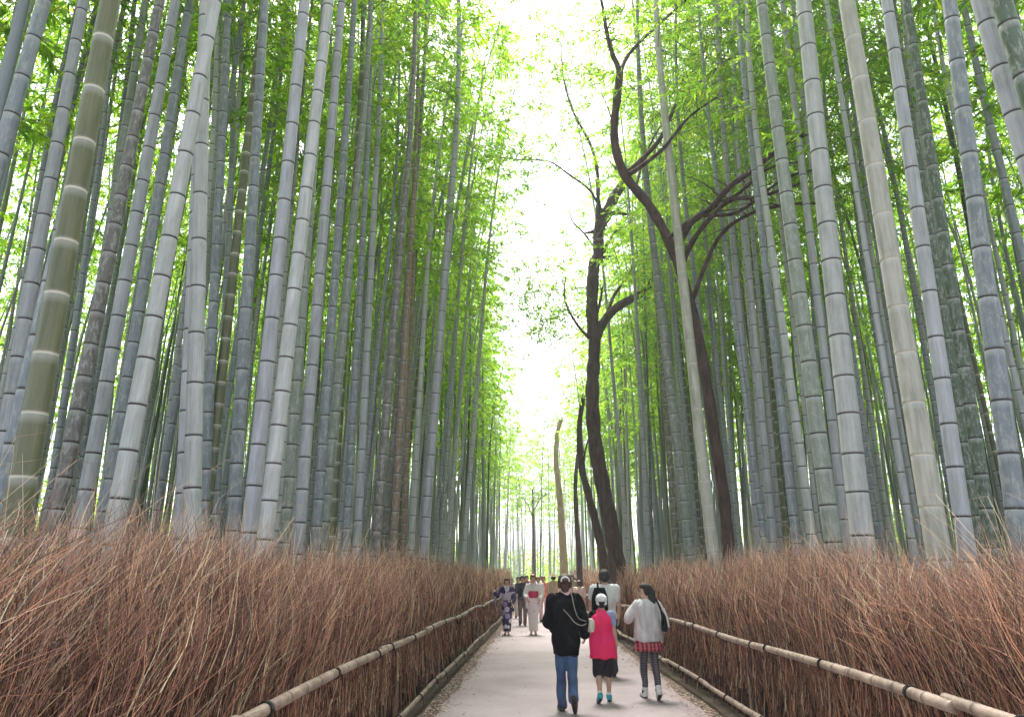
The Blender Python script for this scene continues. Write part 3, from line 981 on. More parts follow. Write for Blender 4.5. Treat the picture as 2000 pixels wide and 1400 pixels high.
build_tree("side_tree", "black slender trunk left of the forked tree by the far fence end",
    (0, [(1131, 1085), (1126, 1010), (1124, 940), (1130, 870), (1132, 800)], 11, 5), [], [], 30.0, M_BARK, TPAL)
build_tree("bare_tree", "tan bare trunk standing at the far end of the right fence",
    (0, [(1101, 1098), (1098, 1040), (1093, 970), (1086, 900), (1088, 850), (1094, 820)], 16, 7), [([(1087, 880), (1092, 840), (1100, 815)], 5, 2)], [(1100, 815, 0.8, 60, 0)],
    49.0, M_BARK_TAN, TPAL)
build_tree("sapling", "thin black sapling in the bright gap at the end of the path",
    (0, [(1043, 1108), (1042, 1050), (1041, 1000), (1040, 955)], 7, 3), [([(1041, 1010), (1030, 985), (1018, 970)], 2.5, 1), ([(1041, 1000), (1055, 975), (1068, 965)], 2.5, 1)],
    [(1040, 955, 1.3, 400, 0), (1020, 970, 0.9, 200, 0), (1065, 965, 0.9, 200, 0)], 58.0, M_BARK, TPAL)

# ------------------------------------------------------------------ people
def mat_cloth(name, c, rough=0.95, var=0.25):
    c2 = tuple(min(1, x * (1 + var)) for x in c); c1 = tuple(x * (1 - var) for x in c)
    return mat_noise(name, c1, c2, 9, rough, 0.9, detail=3, vec_scale=(1.2, 1.2, 0.5), bdist=0.05)

def mat_spots(name, base, spots, scale, size):
    m, n, l, b = new_mat(name)
    tc = n.new("ShaderNodeTexCoord")
    v = n.new("ShaderNodeTexVoronoi"); v.inputs["Scale"].default_value = scale
    l.new(tc.outputs["Object"], v.inputs["Vector"])
    r = ramp(n, l, v.outputs["Distance"], [(size, (1, 1, 1)), (size + 0.06, (0, 0, 0))])
    hue = ramp(n, l, v.outputs["Color"], [(0.25, spots[0]), (0.55, spots[1]), (0.8, spots[-1])])
    c = mixc(n, l, base, hue.outputs[0], r.outputs[0])
    l.new(c, b.inputs["Base Color"]); b.inputs["Roughness"].default_value = 0.8
    return m

def mat_bands(name, c1, c2, scale_v, scale_h=0.0, c3=None):
    """woven plaid / banded knit from crossing stripes in object space"""
    m, n, l, b = new_mat(name)
    tc = n.new("ShaderNodeTexCoord")
    w = n.new("ShaderNodeTexWave"); w.wave_type = 'BANDS'; w.bands_direction = 'Z'
    w.inputs["Scale"].default_value = scale_v; w.inputs["Distortion"].default_value = 1.5
    l.new(tc.outputs["Object"], w.inputs["Vector"])
    r = ramp(n, l, w.outputs["Fac"], [(0.42, (0, 0, 0)), (0.58, (1, 1, 1))])
    c = mixc(n, l, c1, c2, r.outputs[0])
    if scale_h:
        w2 = n.new("ShaderNodeTexWave"); w2.wave_type = 'BANDS'; w2.bands_direction = 'X'
        w2.inputs["Scale"].default_value = scale_h
        l.new(tc.outputs["Object"], w2.inputs["Vector"])
        r2 = ramp(n, l, w2.outputs["Fac"], [(0.5, (0, 0, 0)), (0.7, (0.7, 0.7, 0.7))])
        c = mixc(n, l, c, c3 or c1, r2.outputs[0])
    l.new(c, b.inputs["Base Color"]); b.inputs["Roughness"].default_value = 0.85
    return m

M_SKIN = mat_noise("skin", (0.50, 0.30, 0.22), (0.60, 0.38, 0.29), 12, 0.5, 0.1)
M_HAIRB = mat_noise("black_hair", (0.008, 0.007, 0.008), (0.028, 0.022, 0.022), 30, 0.55, 0.9, vec_scale=(4, 4, 0.5))
M_HAIRBR = mat_noise("brown_hair", (0.035, 0.014, 0.010), (0.10, 0.042, 0.026), 30, 0.45, 0.5, vec_scale=(4, 4, 0.5))
M_HAIRRED = mat_noise("auburn_hair", (0.16, 0.03, 0.03), (0.28, 0.07, 0.06), 30, 0.45, 0.5)
M_EYE = mat_noise("dark_eye", (0.01, 0.008, 0.008), (0.03, 0.02, 0.02), 20, 0.3, 0)
M_LIP = mat_noise("lips", (0.42, 0.14, 0.12), (0.48, 0.18, 0.15), 20, 0.4, 0)
M_WHITE = mat_cloth("white_cotton", (0.72, 0.71, 0.72), var=0.08)
M_BLACK = mat_cloth("black_wool", (0.006, 0.007, 0.009))
M_BLACK.node_tree.nodes["Principled BSDF"].inputs["Specular IOR Level"].default_value = 0.12
M_JEANS = mat_noise("blue_denim", (0.025, 0.042, 0.10), (0.085, 0.155, 0.32), 4, 0.85, 0.4)
M_BOOT = mat_cloth("dark_brown_leather", (0.028, 0.022, 0.024), 0.5)
M_PINKC = mat_cloth("pale_pink_collar", (0.72, 0.45, 0.48), var=0.1)
M_RED = mat_noise("pink_red_jersey", (0.90, 0.012, 0.08), (0.92, 0.02, 0.20), 3, 0.7, 0.3)
M_NAVYS = mat_cloth("dark_plum_cloth", (0.015, 0.011, 0.017))
M_TEAL = mat_cloth("turquoise_shoe", (0.03, 0.36, 0.46), 0.5, 0.15)
M_GREYB = mat_noise("grey_white_blouse", (0.46, 0.43, 0.45), (0.66, 0.64, 0.66), 5, 0.85, 0.6, vec_scale=(3, 3, 0.6))
M_PLAID = mat_bands("red_plaid", (0.42, 0.02, 0.05), (0.14, 0.015, 0.05), 7, 6, (0.55, 0.20, 0.22))
M_LEGG = mat_bands("patterned_leggings", (0.030, 0.026, 0.034), (0.20, 0.18, 0.21), 16, 5, (0.04, 0.035, 0.045))
M_BLUESL = mat_cloth("blue_white_sleeve", (0.32, 0.38, 0.58), var=0.35)
M_KNAVY = mat_spots("navy_flower_kimono", (0.03, 0.02, 0.10), [(0.86, 0.84, 0.88), (0.24, 0.13, 0.42), (0.82, 0.80, 0.85)], 6.0, 0.42)
M_KWHITE = mat_spots("white_pink_kimono", (0.80, 0.70, 0.72), [(0.82, 0.76, 0.76), (0.75, 0.42, 0.46), (0.62, 0.58, 0.62)], 6.5, 0.22)
M_OBIL = mat_cloth("lilac_obi", (0.55, 0.45, 0.60), var=0.15)
M_OBIR = mat_cloth("crimson_obi", (0.52, 0.02, 0.09), var=0.2)
M_GREYT = mat_cloth("brown_grey_trousers", (0.17, 0.13, 0.13))
M_DARKT = mat_cloth("dark_navy_top", (0.03, 0.035, 0.06))
M_BEIGE = mat_cloth("beige_cloth", (0.50, 0.36, 0.26))
M_KHAKI = mat_cloth("khaki_cloth", (0.36, 0.32, 0.22))
M_CORAL = mat_cloth("coral_cloth", (0.70, 0.20, 0.17))
M_CRIM = mat_cloth("crimson_cloth", (0.40, 0.03, 0.07))
M_PALEP = mat_cloth("pale_pink_cloth", (0.74, 0.52, 0.53), var=0.1)
M_CREAM = mat_cloth("cream_leather", (0.62, 0.57, 0.50), 0.6, 0.08)
M_WOOD = mat_cloth("wooden_sandal", (0.30, 0.16, 0.10))
M_SOLE = mat_cloth("dark_sole", (0.03, 0.03, 0.035))

PENDING = []

def limb(pts, rad, sides=12, n=None):
    pts = [Vector(p) for p in pts]
    n = n or max(8, 5 * len(pts))
    P = resample(pts, n)
    r = np.interp(np.linspace(0, 1, n), np.linspace(0, 1, len(rad)), rad)
    d0 = (P[0] - P[1]) / (np.linalg.norm(P[0] - P[1]) + 1e-9)
    d1 = (P[-1] - P[-2]) / (np.linalg.norm(P[-1] - P[-2]) + 1e-9)
    a = np.array([85, 60, 30]) * np.pi / 180
    pre = P[0] + d0 * (r[0] * np.sin(a))[:, None]
    post = P[-1] + d1 * (r[-1] * np.sin(a[::-1]))[:, None]
    P = np.vstack([pre, P, post])
    r = np.concatenate([r[0] * np.cos(a), r, r[-1] * np.cos(a[::-1])])
    return tubes(P[None], r[None], sides)

def rings(rs, sides=20):
    """rs: (cx, cy, z, rx, ry) from bottom to top, closed at both ends"""
    rs = [(*rs[0][:3], rs[0][3] * .03, rs[0][4] * .03)] + list(rs) + [(*rs[-1][:3], rs[-1][3] * .03, rs[-1][4] * .03)]
    a = np.linspace(0, 2 * np.pi, sides, endpoint=False)
    V = np.array([[(cx + rx * math.cos(t), cy + ry * math.sin(t), z) for t in a] for cx, cy, z, rx, ry in rs])
    i = np.arange(len(rs) * sides).reshape(len(rs), sides)
    F = np.stack([i[:-1], np.roll(i, -1, 1)[:-1], np.roll(i, -1, 1)[1:], i[1:]], -1).reshape(-1, 4)
    return V.reshape(-1, 3), F

def ell(c, r, rot=None, nu=16, nv=10):
    th = np.linspace(0.02, np.pi - 0.02, nv)
    ph = np.linspace(0, 2 * np.pi, nu, endpoint=False)
    V = np.array([[(r[0] * math.sin(t) * math.cos(p), r[1] * math.sin(t) * math.sin(p), -r[2] * math.cos(t)) for p in ph] for t in th]).reshape(-1, 3)
    if rot is not None: V = V @ np.array(rot.to_matrix() if hasattr(rot, 'to_matrix') else rot).T
    i = np.arange(nu * nv).reshape(nv, nu)
    F = np.stack([i[:-1], np.roll(i, -1, 1)[:-1], np.roll(i, -1, 1)[1:], i[1:]], -1).reshape(-1, 4)
    return V + np.array(c), F

def rot_about(g, R3, c):
    V, F = g
    c = np.array(c)
    return (V - c) @ np.array(R3).T + c, F

def blob(name, prims, mat, parent, s=1.0, voxel=0.009, smooth=4):
    V, F = cat_geo(prims)
    o = new_obj(name, make_mesh(name, V * s, F, mat), parent)
    m = o.modifiers.new("remesh", 'REMESH'); m.mode = 'VOXEL'; m.voxel_size = voxel; m.use_smooth_shade = True
    m2 = o.modifiers.new("smooth", 'SMOOTH'); m2.factor = 0.5; m2.iterations = smooth
    PENDING.append(o)
    return o

FOLDED = {'jacket', 'trousers', 'jersey', 'shorts', 'blouse', 'shirt', 'leggings', 'dress'}

def finish_blobs():
    bpy.context.view_layer.update()
    dg = bpy.context.evaluated_depsgraph_get()
    for o in PENDING:
        me = bpy.data.meshes.new_from_object(o.evaluated_get(dg))
        me.name = o.data.name
        if o.name.split('.')[0] in FOLDED and len(me.vertices) > 3000:   # creases and hanging folds of the cloth
            n = len(me.vertices)
            co = np.empty(n * 3, dtype=np.float32); me.vertices.foreach_get("co", co); co = co.reshape(-1, 3)
            no = np.empty(n * 3, dtype=np.float32); me.vertices.foreach_get("normal", no); no = no.reshape(-1, 3)
            x, y, z = co.T
            ph = n % 7
            w = 0.007 * np.sin(38 * x + 9 * z + 2.5 * np.sin(8 * z + ph)) + 0.006 * np.sin(30 * y - 17 * z + 2 * np.sin(13 * x + ph)) + 0.006 * np.sin(24 * z + 16 * x * np.sign(x) + 3 * np.sin(9 * y + ph))
            lower = o.name.split('.')[0] in ('trousers', 'shorts', 'leggings')
            w = w * (0.5 if lower else 1.0) + (0.001 if lower else 0.008)
            if lower: w = np.where(z > 0.62, np.minimum(w, -0.004), w)
            co = co + no * w[:, None]
            me.vertices.foreach_set("co", co.ravel()); me.update()
        o.modifiers.clear()
        o.data = me

def v3(*a): return np.array(a, dtype=float)

class Figure:
    def __init__(self, px, py, H, label, heading=0.0, legs=((0.15, 0.1), (-0.15, 0.25)), arms=None, leg_r=0.82, head_yaw=0.0, head_tilt=0.0, hair=None, voxel=0.009, group=None, hairmat=None, fem=True, stance=0.085, face=True):
        g = ground_at(px, py)
        self.root = empty("person", (g.x, g.y, 0.012))
        self.root.rotation_euler = (0, 0, heading)
        tag(self.root, label, "person", group)
        self.s = s = H / 1.62
        self.v = voxel
        self.hairmat = hairmat or M_HAIRB
        # legs: (thigh forward angle, knee bend)
        J = {}
        feet = []
        for sx, (a, k) in zip((-1, 1), legs):
            hip = v3(sx * stance, 0, 0.84)
            knee = hip + 0.39 * v3(0, math.sin(a), -math.cos(a))
            b = a - k
            ank = knee + 0.375 * v3(-sx * 0.02, math.sin(b), -math.cos(b))
            fp = -max(0, k - 0.15) * 0.9 + min(b, 0) * 0.3     # foot pitch
            toe = ank + v3(sx * 0.025, 0.17 * math.cos(fp), 0.17 * math.sin(fp) - 0.055 * math.cos(fp))
            heel = ank + v3(0, -0.045 * math.cos(fp) + 0.055 * math.sin(fp), -0.055 * math.cos(fp) - 0.045 * math.sin(fp))
            J[sx] = [hip, knee, ank, heel, toe]
        low = min(min(j[3][2], j[4][2]) for j in J.values()) - 0.022
        self.dz = -low
        for j in J.values():
            for p in j: p[2] += self.dz
        self.leg = J
        dz = self.dz
        self.arm = {}
        arms = arms or ((0.12, 0.1, 0.25, 0), (0.12, -0.1, 0.25, 0))
        for sx, (ab, f, e, inw) in zip((-1, 1), arms):
            sh = v3(sx * (0.150 if fem else 0.175), 0, 1.315 + dz)
            u = v3(sx * math.sin(ab), math.sin(f) * math.cos(ab), -math.cos(f) * math.cos(ab))
            el = sh + 0.265 * u
            f2 = f + e
            w = v3(sx * math.sin(ab * 0.6) - sx * inw, math.sin(f2), -math.cos(f2))
            w /= np.linalg.norm(w)
            wr = el + 0.225 * w
            self.arm[sx] = [sh, el, wr, w]
        # ---- one continuous body
        pr = []
        hz = 1.495 + dz
        HR = Euler((head_tilt, 0, head_yaw)).to_matrix()
        self.HR, self.hc = HR, v3(0, 0.012, hz)
        hc = self.hc
        hp = [ell(hc + v3(0, 0, 0.02), (0.073, 0.090, 0.098)), ell(hc + v3(0, 0.028, -0.055), (0.052, 0.055, 0.060)),
              ell(hc + v3(0, 0.094, -0.018), (0.011, 0.016, 0.022)), ell(hc + v3(0.073, -0.005, -0.01), (0.010, 0.020, 0.030)), ell(hc + v3(-0.073, -0.005, -0.01), (0.010, 0.020, 0.030))]
        pr += [rot_about(g_, HR, hc) for g_ in hp]
        pr.append(limb([v3(0, -0.012, 1.28 + dz), v3(0, 0.0, 1.44 + dz)], [0.055, 0.046]))
        pr.append(rings([(0, 0, 0.80 + dz, 0.10, 0.085), (0, 0, 0.88 + dz, 0.150, 0.105), (0, 0, 1.02 + dz, 0.125, 0.088), (0, 0, 1.18 + dz, 0.140, 0.10), (0, 0, 1.29 + dz, 0.135, 0.085), (0, -0.005, 1.345 + dz, 0.07, 0.06)]))
        for sx in (-1, 1):
            hip, knee, ank, heel, toe = J[sx]
            pr.append(limb([hip + v3(0, 0, 0.03), hip * 0.5 + knee * 0.5, knee], [0.078 * leg_r, 0.066 * leg_r, 0.050 * leg_r]))
            pr.append(limb([knee, knee * 0.62 + ank * 0.38 + v3(0, -0.012 * leg_r, 0), ank], [0.050 * leg_r, 0.049 * leg_r, 0.032 * leg_r]))
            pr.append(limb([heel + v3(0, 0.012, 0.008), (heel + toe) / 2 + v3(0, 0, 0.012), toe], [0.024, 0.032, 0.020]))
            pr.append(limb([ank, heel + v3(0, 0.02, 0.01)], [0.032, 0.026]))
            sh, el, wr, w = self.arm[sx]
            pr.append(limb([sh - v3(sx * 0.04, 0, 0), sh, (sh + el) / 2, el], [0.05, 0.050, 0.043, 0.036]))
            pr.append(limb([el, el * 0.6 + wr * 0.4, wr], [0.036, 0.036, 0.025]))
            pr += self.hand(sx, wr, w)
        self.body = blob("body", pr, M_SKIN, self.root, s, min(voxel, 0.0075), 3)
        if face:
            ep = [rot_about(ell(hc + v3(q, 0.083, 0.005), (0.013, 0.008, 0.007)), HR, hc) for q in (-0.032, 0.032)]
            V, F = cat_geo(ep); new_obj("eyes", make_mesh("eyes", V * s, F, M_EYE), self.root)
            V, F = rot_about(ell(hc + v3(0, 0.081, -0.062), (0.020, 0.007, 0.007)), HR, hc)
            new_obj("mouth", make_mesh("mouth", V * s, F, M_LIP), self.root)

    def hand(self, sx, wr, w):
        ax = Vector(w)
        ref = Vector((sx, 0, 0))
        nrm = (ref - ax * ref.dot(ax)).normalized()      # back of the hand faces outwards
        side = ax.cross(nrm)
        if side.y < 0 and abs(w[1]) < 0.8: side = -side  # thumb side forward
        M = Matrix((side, nrm, ax)).transposed()
        W = np.array(wr) + np.array(ax) * 0.048
        out = [ell(W, (0.036, 0.015, 0.050), M, 12, 8)]
        k0 = W + np.array(ax) * 0.038
        for i, L in enumerate((0.066, 0.074, 0.068, 0.052)):
            b = k0 + np.array(side) * (0.026 - 0.0175 * i)
            p1 = b + (np.array(ax) * 0.9 - np.array(nrm) * (0.35 + 0.06 * i)) * L * 0.5
            p2 = p1 + (np.array(ax) * 0.55 - np.array(nrm) * 0.8) * L * 0.45
            out.append(limb([b - np.array(ax) * 0.015, p1, p2], [0.0092, 0.0085, 0.0072], 8, 8))
        t0 = W + np.array(side) * 0.028 - np.array(ax) * 0.018
        t1 = t0 + (np.array(side) * 0.6 + np.array(ax) * 0.75 - np.array(nrm) * 0.3) * 0.036
        t2 = t1 + (np.array(side) * 0.1 + np.array(ax) * 0.95 - np.array(nrm) * 0.4) * 0.026
        out.append(limb([t0, t1, t2], [0.0125, 0.0105, 0.0082], 8, 8))
        return out

    def top(self, mat, hem, sleeve=1.0, loose=1.0, flare=0.0, sleeve_mats=None, name="jacket", cuff=0.042, blouson=0.0, neck=1.385):
        dz = self.dz
        L = loose
        pr = [rings([(0, 0, hem + dz, 0.160 * L + flare, 0.118 * L + flare * 0.8), (0, 0, 0.5 * hem + 0.5 * 1.02 + dz, 0.158 * L + flare * 0.6, 0.117 * L + flare * 0.5), (0, 0, 1.05 + dz, 0.148 * L + blouson, 0.110 * L + blouson * 0.7),
                     (0, 0, 1.20 + dz, 0.160 * L, 0.118 * L), (0, -0.002, 1.29 + dz, 0.162 * L ** 0.5, 0.105 * L ** 0.5), (0, -0.006, 1.342 + dz, 0.115, 0.082), (0, -0.006, neck + dz, 0.062, 0.060)])]
        sl = {}
        for sx in (-1, 1):
            sh, el, wr, w = self.arm[sx]
            a = sleeve
            pts, rad = [sh - v3(sx * 0.05, 0, -0.005), sh + v3(0, 0, 0.0), sh * 0.5 + el * 0.5], [0.062, 0.066 * L ** 0.5, 0.062 * L ** 0.5]
            if a >= 0.5:
                pts.append(el); rad.append(0.055 * L ** 0.5)
            if a > 0.6:
                q = (a - 0.5) * 2
                pts.append(el * (1 - q * 0.5) + wr * q * 0.5); rad.append(0.052 * L ** 0.5)
                pts.append(el * (1 - q) + wr * q); rad.append(cuff * L ** 0.5)
            g = limb(pts, rad)
            if sleeve_mats and sleeve_mats.get(sx):
                blob("sleeve", [g], sleeve_mats[sx], self.root, self.s, self.v)
            else: pr.append(g)
        return blob(name, pr, mat, self.root, self.s, self.v)

    def trousers(self, mat, to=1.0, r=(0.098, 0.078, 0.062, 0.056), name="trousers"):
        pr = [rings([(0, 0, 0.79 + self.dz, 0.12, 0.10), (0, -0.005, 0.87 + self.dz, 0.162, 0.118), (0, 0, 0.97 + self.dz, 0.145, 0.105)])]
        for sx in (-1, 1):
            hip, knee, ank, heel, toe = self.leg[sx]
            if to <= 0.5:
                q = to * 2
                pr.append(limb([hip + v3(0, 0, 0.02), hip * 0.5 + knee * 0.5, hip * (1 - q) + knee * q if q < 1 else knee - (hip - knee) * 0.05], [r[0], r[1], r[2]]))
            else:
                pr.append(limb([hip + v3(0, 0, 0.02), hip * 0.5 + knee * 0.5, knee, knee * 0.5 + ank * 0.5, ank + v3(0, 0, -0.005)], [r[0], r[1], r[2], (r[2] + r[3]) / 2, r[3]]))
        return blob(name, pr, mat, self.root, self.s, self.v)

    def shoes(self, mat, high=0.0, name="shoe", w=1.0):
        for sx in (-1, 1):
            hip, knee, ank, heel, toe = self.leg[sx]
            pr = [limb([heel + v3(0, 0.008, 0.010), (heel + toe) / 2 + v3(0, 0, 0.018), toe + v3(0, 0.008, 0.004)], [0.036 * w, 0.043 * w, 0.030 * w]),
                  limb([ank + v3(0, 0, 0.005), heel + v3(0, 0.03, 0.018)], [0.041 * w, 0.040 * w])]
            if high: pr.append(limb([ank, ank + (knee - ank) * high], [0.044, 0.052]))
            o = blob(name, pr, mat, self.root, self.s, min(self.v, 0.008), 3)
            sole = limb([heel + v3(0, 0.0, -0.012), (heel + toe) / 2 + v3(0, 0, -0.010), toe + v3(0, 0.012, -0.010)], [0.028, 0.032, 0.024], 8)
            V, F = sole
            new_obj("sole", make_mesh("sole", V * self.s, F, M_SOLE if mat is not M_BOOT else M_SOLE), o)

    def socks(self, mat, h=0.2):
        pr = []
        for sx in (-1, 1):
            hip, knee, ank, heel, toe = self.leg[sx]
            pr = [limb([ank - v3(0, 0, 0.02), ank + (knee - ank) * h], [0.040, 0.044])]
            blob("sock", pr, mat, self.root, self.s, self.v)

    def hair(self, style):
        hc, HR = self.hc, self.HR
        P = [ell(hc + v3(0, -0.016, 0.042), (0.083, 0.092, 0.090))]
        P += [ell(hc + v3(0, 0.012, 0.085), (0.082, 0.088, 0.052)), ell(hc + v3(0.072, -0.005, 0.02), (0.020, 0.045, 0.075)), ell(hc + v3(-0.072, -0.005, 0.02), (0.020, 0.045, 0.075))]
        if style in ('short', 'bun', 'long', 'updo'):
            P.append(ell(hc + v3(0, -0.045, -0.005), (0.076, 0.062, 0.075)))
        if style == 'bun':
            P.append(ell(hc + v3(0, -0.098, 0.040), (0.046, 0.042, 0.044)))
            P.append(ell(hc + v3(0, -0.06, -0.06), (0.05, 0.04, 0.05)))
        if style == 'updo':
            P.append(ell(hc + v3(0.03, -0.06, 0.10), (0.05, 0.05, 0.045)))
        if style == 'long':
            P.append(ell(hc + v3(0, -0.065, -0.07), (0.075, 0.050, 0.10)))
        P = [rot_about(g, HR, hc) for g in P]
        if style == 'long':
            d = HR @ Vector((0, -0.075, -0.08))
            a = hc + np.array(d)
            P.append(limb([a + v3(0, 0, 0.08), a * v3(1, 1, 1) + v3(0.0, -0.035, -0.06), a + v3(0.02, -0.075, -0.20)], [0.07, 0.062, 0.03]))
        return blob("hair", P, self.hairmat, self.root, self.s, self.v, 2)

    def raw(self, name, g, mat, parent=None):
        V, F = g
        return new_obj(name, make_mesh(name, V * self.s, F, mat), parent or self.root)

    def skirt(self, mat, top, bot, r0, r1, name="skirt", pleats=0, ry=0.75):
        n = 64 if pleats else 28
        a = np.linspace(0, 2 * np.pi, n, endpoint=False)
        V = []
        prof = [(top, r0, 0)] + [(top + (bot - top) * t, r0 + (r1 - r0) * t ** 0.8, t) for t in (0.25, 0.5, 0.75, 1.0)] + [(bot + 0.01, r1 - 0.012, 1), (top - 0.05, r0 - 0.012, 0)]
        for z, r, t in prof:
            rr = r * (1 + 0.07 * t * np.sin(a * pleats)) if pleats else np.full(n, r)
            V.append(np.stack([rr * np.cos(a), rr * np.sin(a) * ry, np.full(n, z + self.dz)], 1))
        V = np.array(V)
        i = np.arange(len(prof) * n).reshape(len(prof), n)
        F = np.stack([i[:-1], np.roll(i, -1, 1)[:-1], np.roll(i, -1, 1)[1:], i[1:]], -1).reshape(-1, 4)
        return self.raw(name, (V.reshape(-1, 3), F), mat)

    def kimono(self, mat, obi, sleeves=True):
        dz = self.dz
        pr = [rings([(0, 0.02, 0.10 + dz, 0.125, 0.115), (0, 0.01, 0.35 + dz, 0.140, 0.125), (0, 0, 0.62 + dz, 0.155, 0.13), (0, 0, 0.86 + dz, 0.168, 0.130), (0, 0, 1.02 + dz, 0.152, 0.118), (0, 0, 1.20 + dz, 0.160, 0.118),
                     (0, 0, 1.30 + dz, 0.150, 0.095), (0, -0.01, 1.35 + dz, 0.10, 0.075), (0, -0.015, 1.40 + dz, 0.058, 0.058)])]
        for sx in (-1, 1):
            sh, el, wr, w = self.arm[sx]
            pr.append(limb([sh - v3(sx * 0.05, 0, 0), sh, el, el * 0.35 + wr * 0.65], [0.07, 0.072, 0.080, 0.072]))
            m = el * 0.45 + wr * 0.55
            # hanging sleeve bag
            pr.append(rings([(m[0], m[1] - 0.01, m[2] - 0.30, 0.035, 0.085), (m[0], m[1] - 0.01, m[2] - 0.15, 0.032, 0.10), (m[0], m[1], m[2] + 0.02, 0.045, 0.085)], 14))
        o = blob("kimono", pr, mat, self.root, self.s, self.v)
        ob = blob("obi", [rings([(0, 0, 0.98 + dz, 0.166, 0.132), (0, 0, 1.08 + dz, 0.166, 0.132), (0, 0, 1.17 + dz, 0.170, 0.130)]),
                          ell((0, -0.15, 1.10 + dz), (0.11, 0.05, 0.07))], obi, self.root, self.s, self.v)
        for sx in (-1, 1):   # crossed collar bands
            self.raw("collar", tubes(resample([(sx * 0.055, -0.03, 1.405 + dz), (sx * 0.06, 0.055, 1.36 + dz), (sx * 0.02, 0.118, 1.26 + dz), (-sx * 0.03, 0.128, 1.17 + dz)], 14)[None], np.full((1, 14), 0.013), 8), M_WHITE)
        return o

    def sandals(self):
        for sx in (-1, 1):
            hip, knee, ank, heel, toe = self.leg[sx]
            P = rings([((heel[0] + toe[0]) / 2, (heel[1] + toe[1]) / 2, min(heel[2], toe[2]) - 0.022, 0.040, 0.125), ((heel[0] + toe[0]) / 2, (heel[1] + toe[1]) / 2, min(heel[2], toe[2]) - 0.004, 0.042, 0.128)], 16)
            self.raw("sandal", P, M_WOOD)

# 1 -- woman in black, nearest
f = Figure(1108, 1392, 1.56, "person in long black jacket and blue jeans walking away, nearest on the path", heading=R(2), legs=((0.10, 0.04), (-0.06, 0.75)),
           arms=((0.26, -0.12, 1.15, 0.55), (0.30, -0.20, 0.85, 0.1)), hairmat=M_HAIRBR, head_tilt=R(-4), stance=0.066)
f.top(M_BLACK, 0.66, 1.0, 1.18, blouson=0.012, flare=-0.030, cuff=0.05)
f.trousers(M_JEANS, 1.0, (0.094, 0.080, 0.064, 0.062))
f.shoes(M_BOOT, 0.06, "boot")
f.hair('bun')
hd = [rot_about(tubes(np.array([[0.050 * math.cos(t), -0.102 - 0.006 * math.sin(t), 0.038 + 0.046 * math.sin(t)] for t in np.linspace(-0.2, 3.35, 20)])[None] + f.hc, np.full((1, 20), 0.011), 8), f.HR, f.hc)]
f.raw("headband", cat_geo(hd), M_WHITE)
blob("collar", [rings([(0, -0.012, 1.362 + f.dz, 0.078, 0.070), (0, -0.006, 1.40 + f.dz, 0.066, 0.062), (0, 0.0, 1.418 + f.dz, 0.058, 0.056)])], M_PINKC, f.root, f.s, 0.008)
root1 = f
# her bag: strap over the back, cream pouch at the right hip
bag = empty("shoulder_bag", f.root.location)
bag.rotation_euler = f.root.rotation_euler
tag(bag, "small cream shoulder bag with thin strap on the back of the person in black", "bag")
dz = f.dz
blob("pouch", [rings([(0.315, -0.03, 0.925 + dz, 0.040, 0.060), (0.318, -0.03, 0.98 + dz, 0.050, 0.075), (0.318, -0.03, 1.05 + dz, 0.046, 0.070), (0.31, -0.03, 1.085 + dz, 0.030, 0.062)], 18)], M_CREAM, bag, f.s, 0.007)
st = resample([(0.07, -0.015, 1.402 + dz), (0.085, -0.095, 1.335 + dz), (0.105, -0.142, 1.22 + dz), (0.15, -0.150, 1.10 + dz), (0.24, -0.12, 1.06 + dz), (0.31, -0.06, 1.075 + dz)], 24)
st2 = resample([(-0.035, -0.150, 1.20 + dz), (0.04, -0.155, 1.12 + dz), (0.11, -0.152, 1.04 + dz), (0.20, -0.14, 1.01 + dz), (0.29, -0.07, 1.05 + dz)], 20)
V, F = cat_geo([tubes(st[None], np.full((1, 24), 0.006), 6), tubes(st2[None], np.full((1, 20), 0.007), 6)])
new_obj("strap", make_mesh("strap", V * f.s, F, mat_cloth('grey_strap', (0.30, 0.28, 0.24))), bag)

# 2 -- child
f = Figure(1181, 1374, 1.29, "child in white cap and bright pink red jersey with dark shorts walking away", heading=R(-1), legs=((-0.10, 0.45), (0.20, 0.08)),
           arms=((0.16, 0.05, 0.35, 0.1), (0.17, -0.10, 0.30, 0.0)), head_tilt=R(-3), stance=0.088, leg_r=1.0)
f.top(M_RED, 0.66, 0.45, 1.12, flare=0.034, sleeve_mats={-1: M_BLACK, 1: M_BLUESL}, name="jersey")
f.trousers(M_NAVYS, 0.5, (0.098, 0.098, 0.090, 0.085), "shorts")
f.socks(M_WHITE, 0.12)
f.shoes(M_TEAL, 0, "sneaker", 1.12)
f.hair('short')
cap = blob("cap", [ell(f.hc + v3(0, 0.0, 0.058), (0.100, 0.112, 0.096)), limb([f.hc + v3(-0.05, 0.10, 0.045), f.hc + v3(0, 0.15, 0.035), f.hc + v3(0.05, 0.10, 0.045)], [0.018, 0.02, 0.018]),
              limb([f.hc + v3(-0.072, -0.06, 0.0), f.hc + v3(-0.05, -0.092, -0.02)], [0.022, 0.016]), limb([f.hc + v3(0.072, -0.06, 0.0), f.hc + v3(0.05, -0.092, -0.02)], [0.022, 0.016])], M_WHITE, f.root, f.s, 0.007)

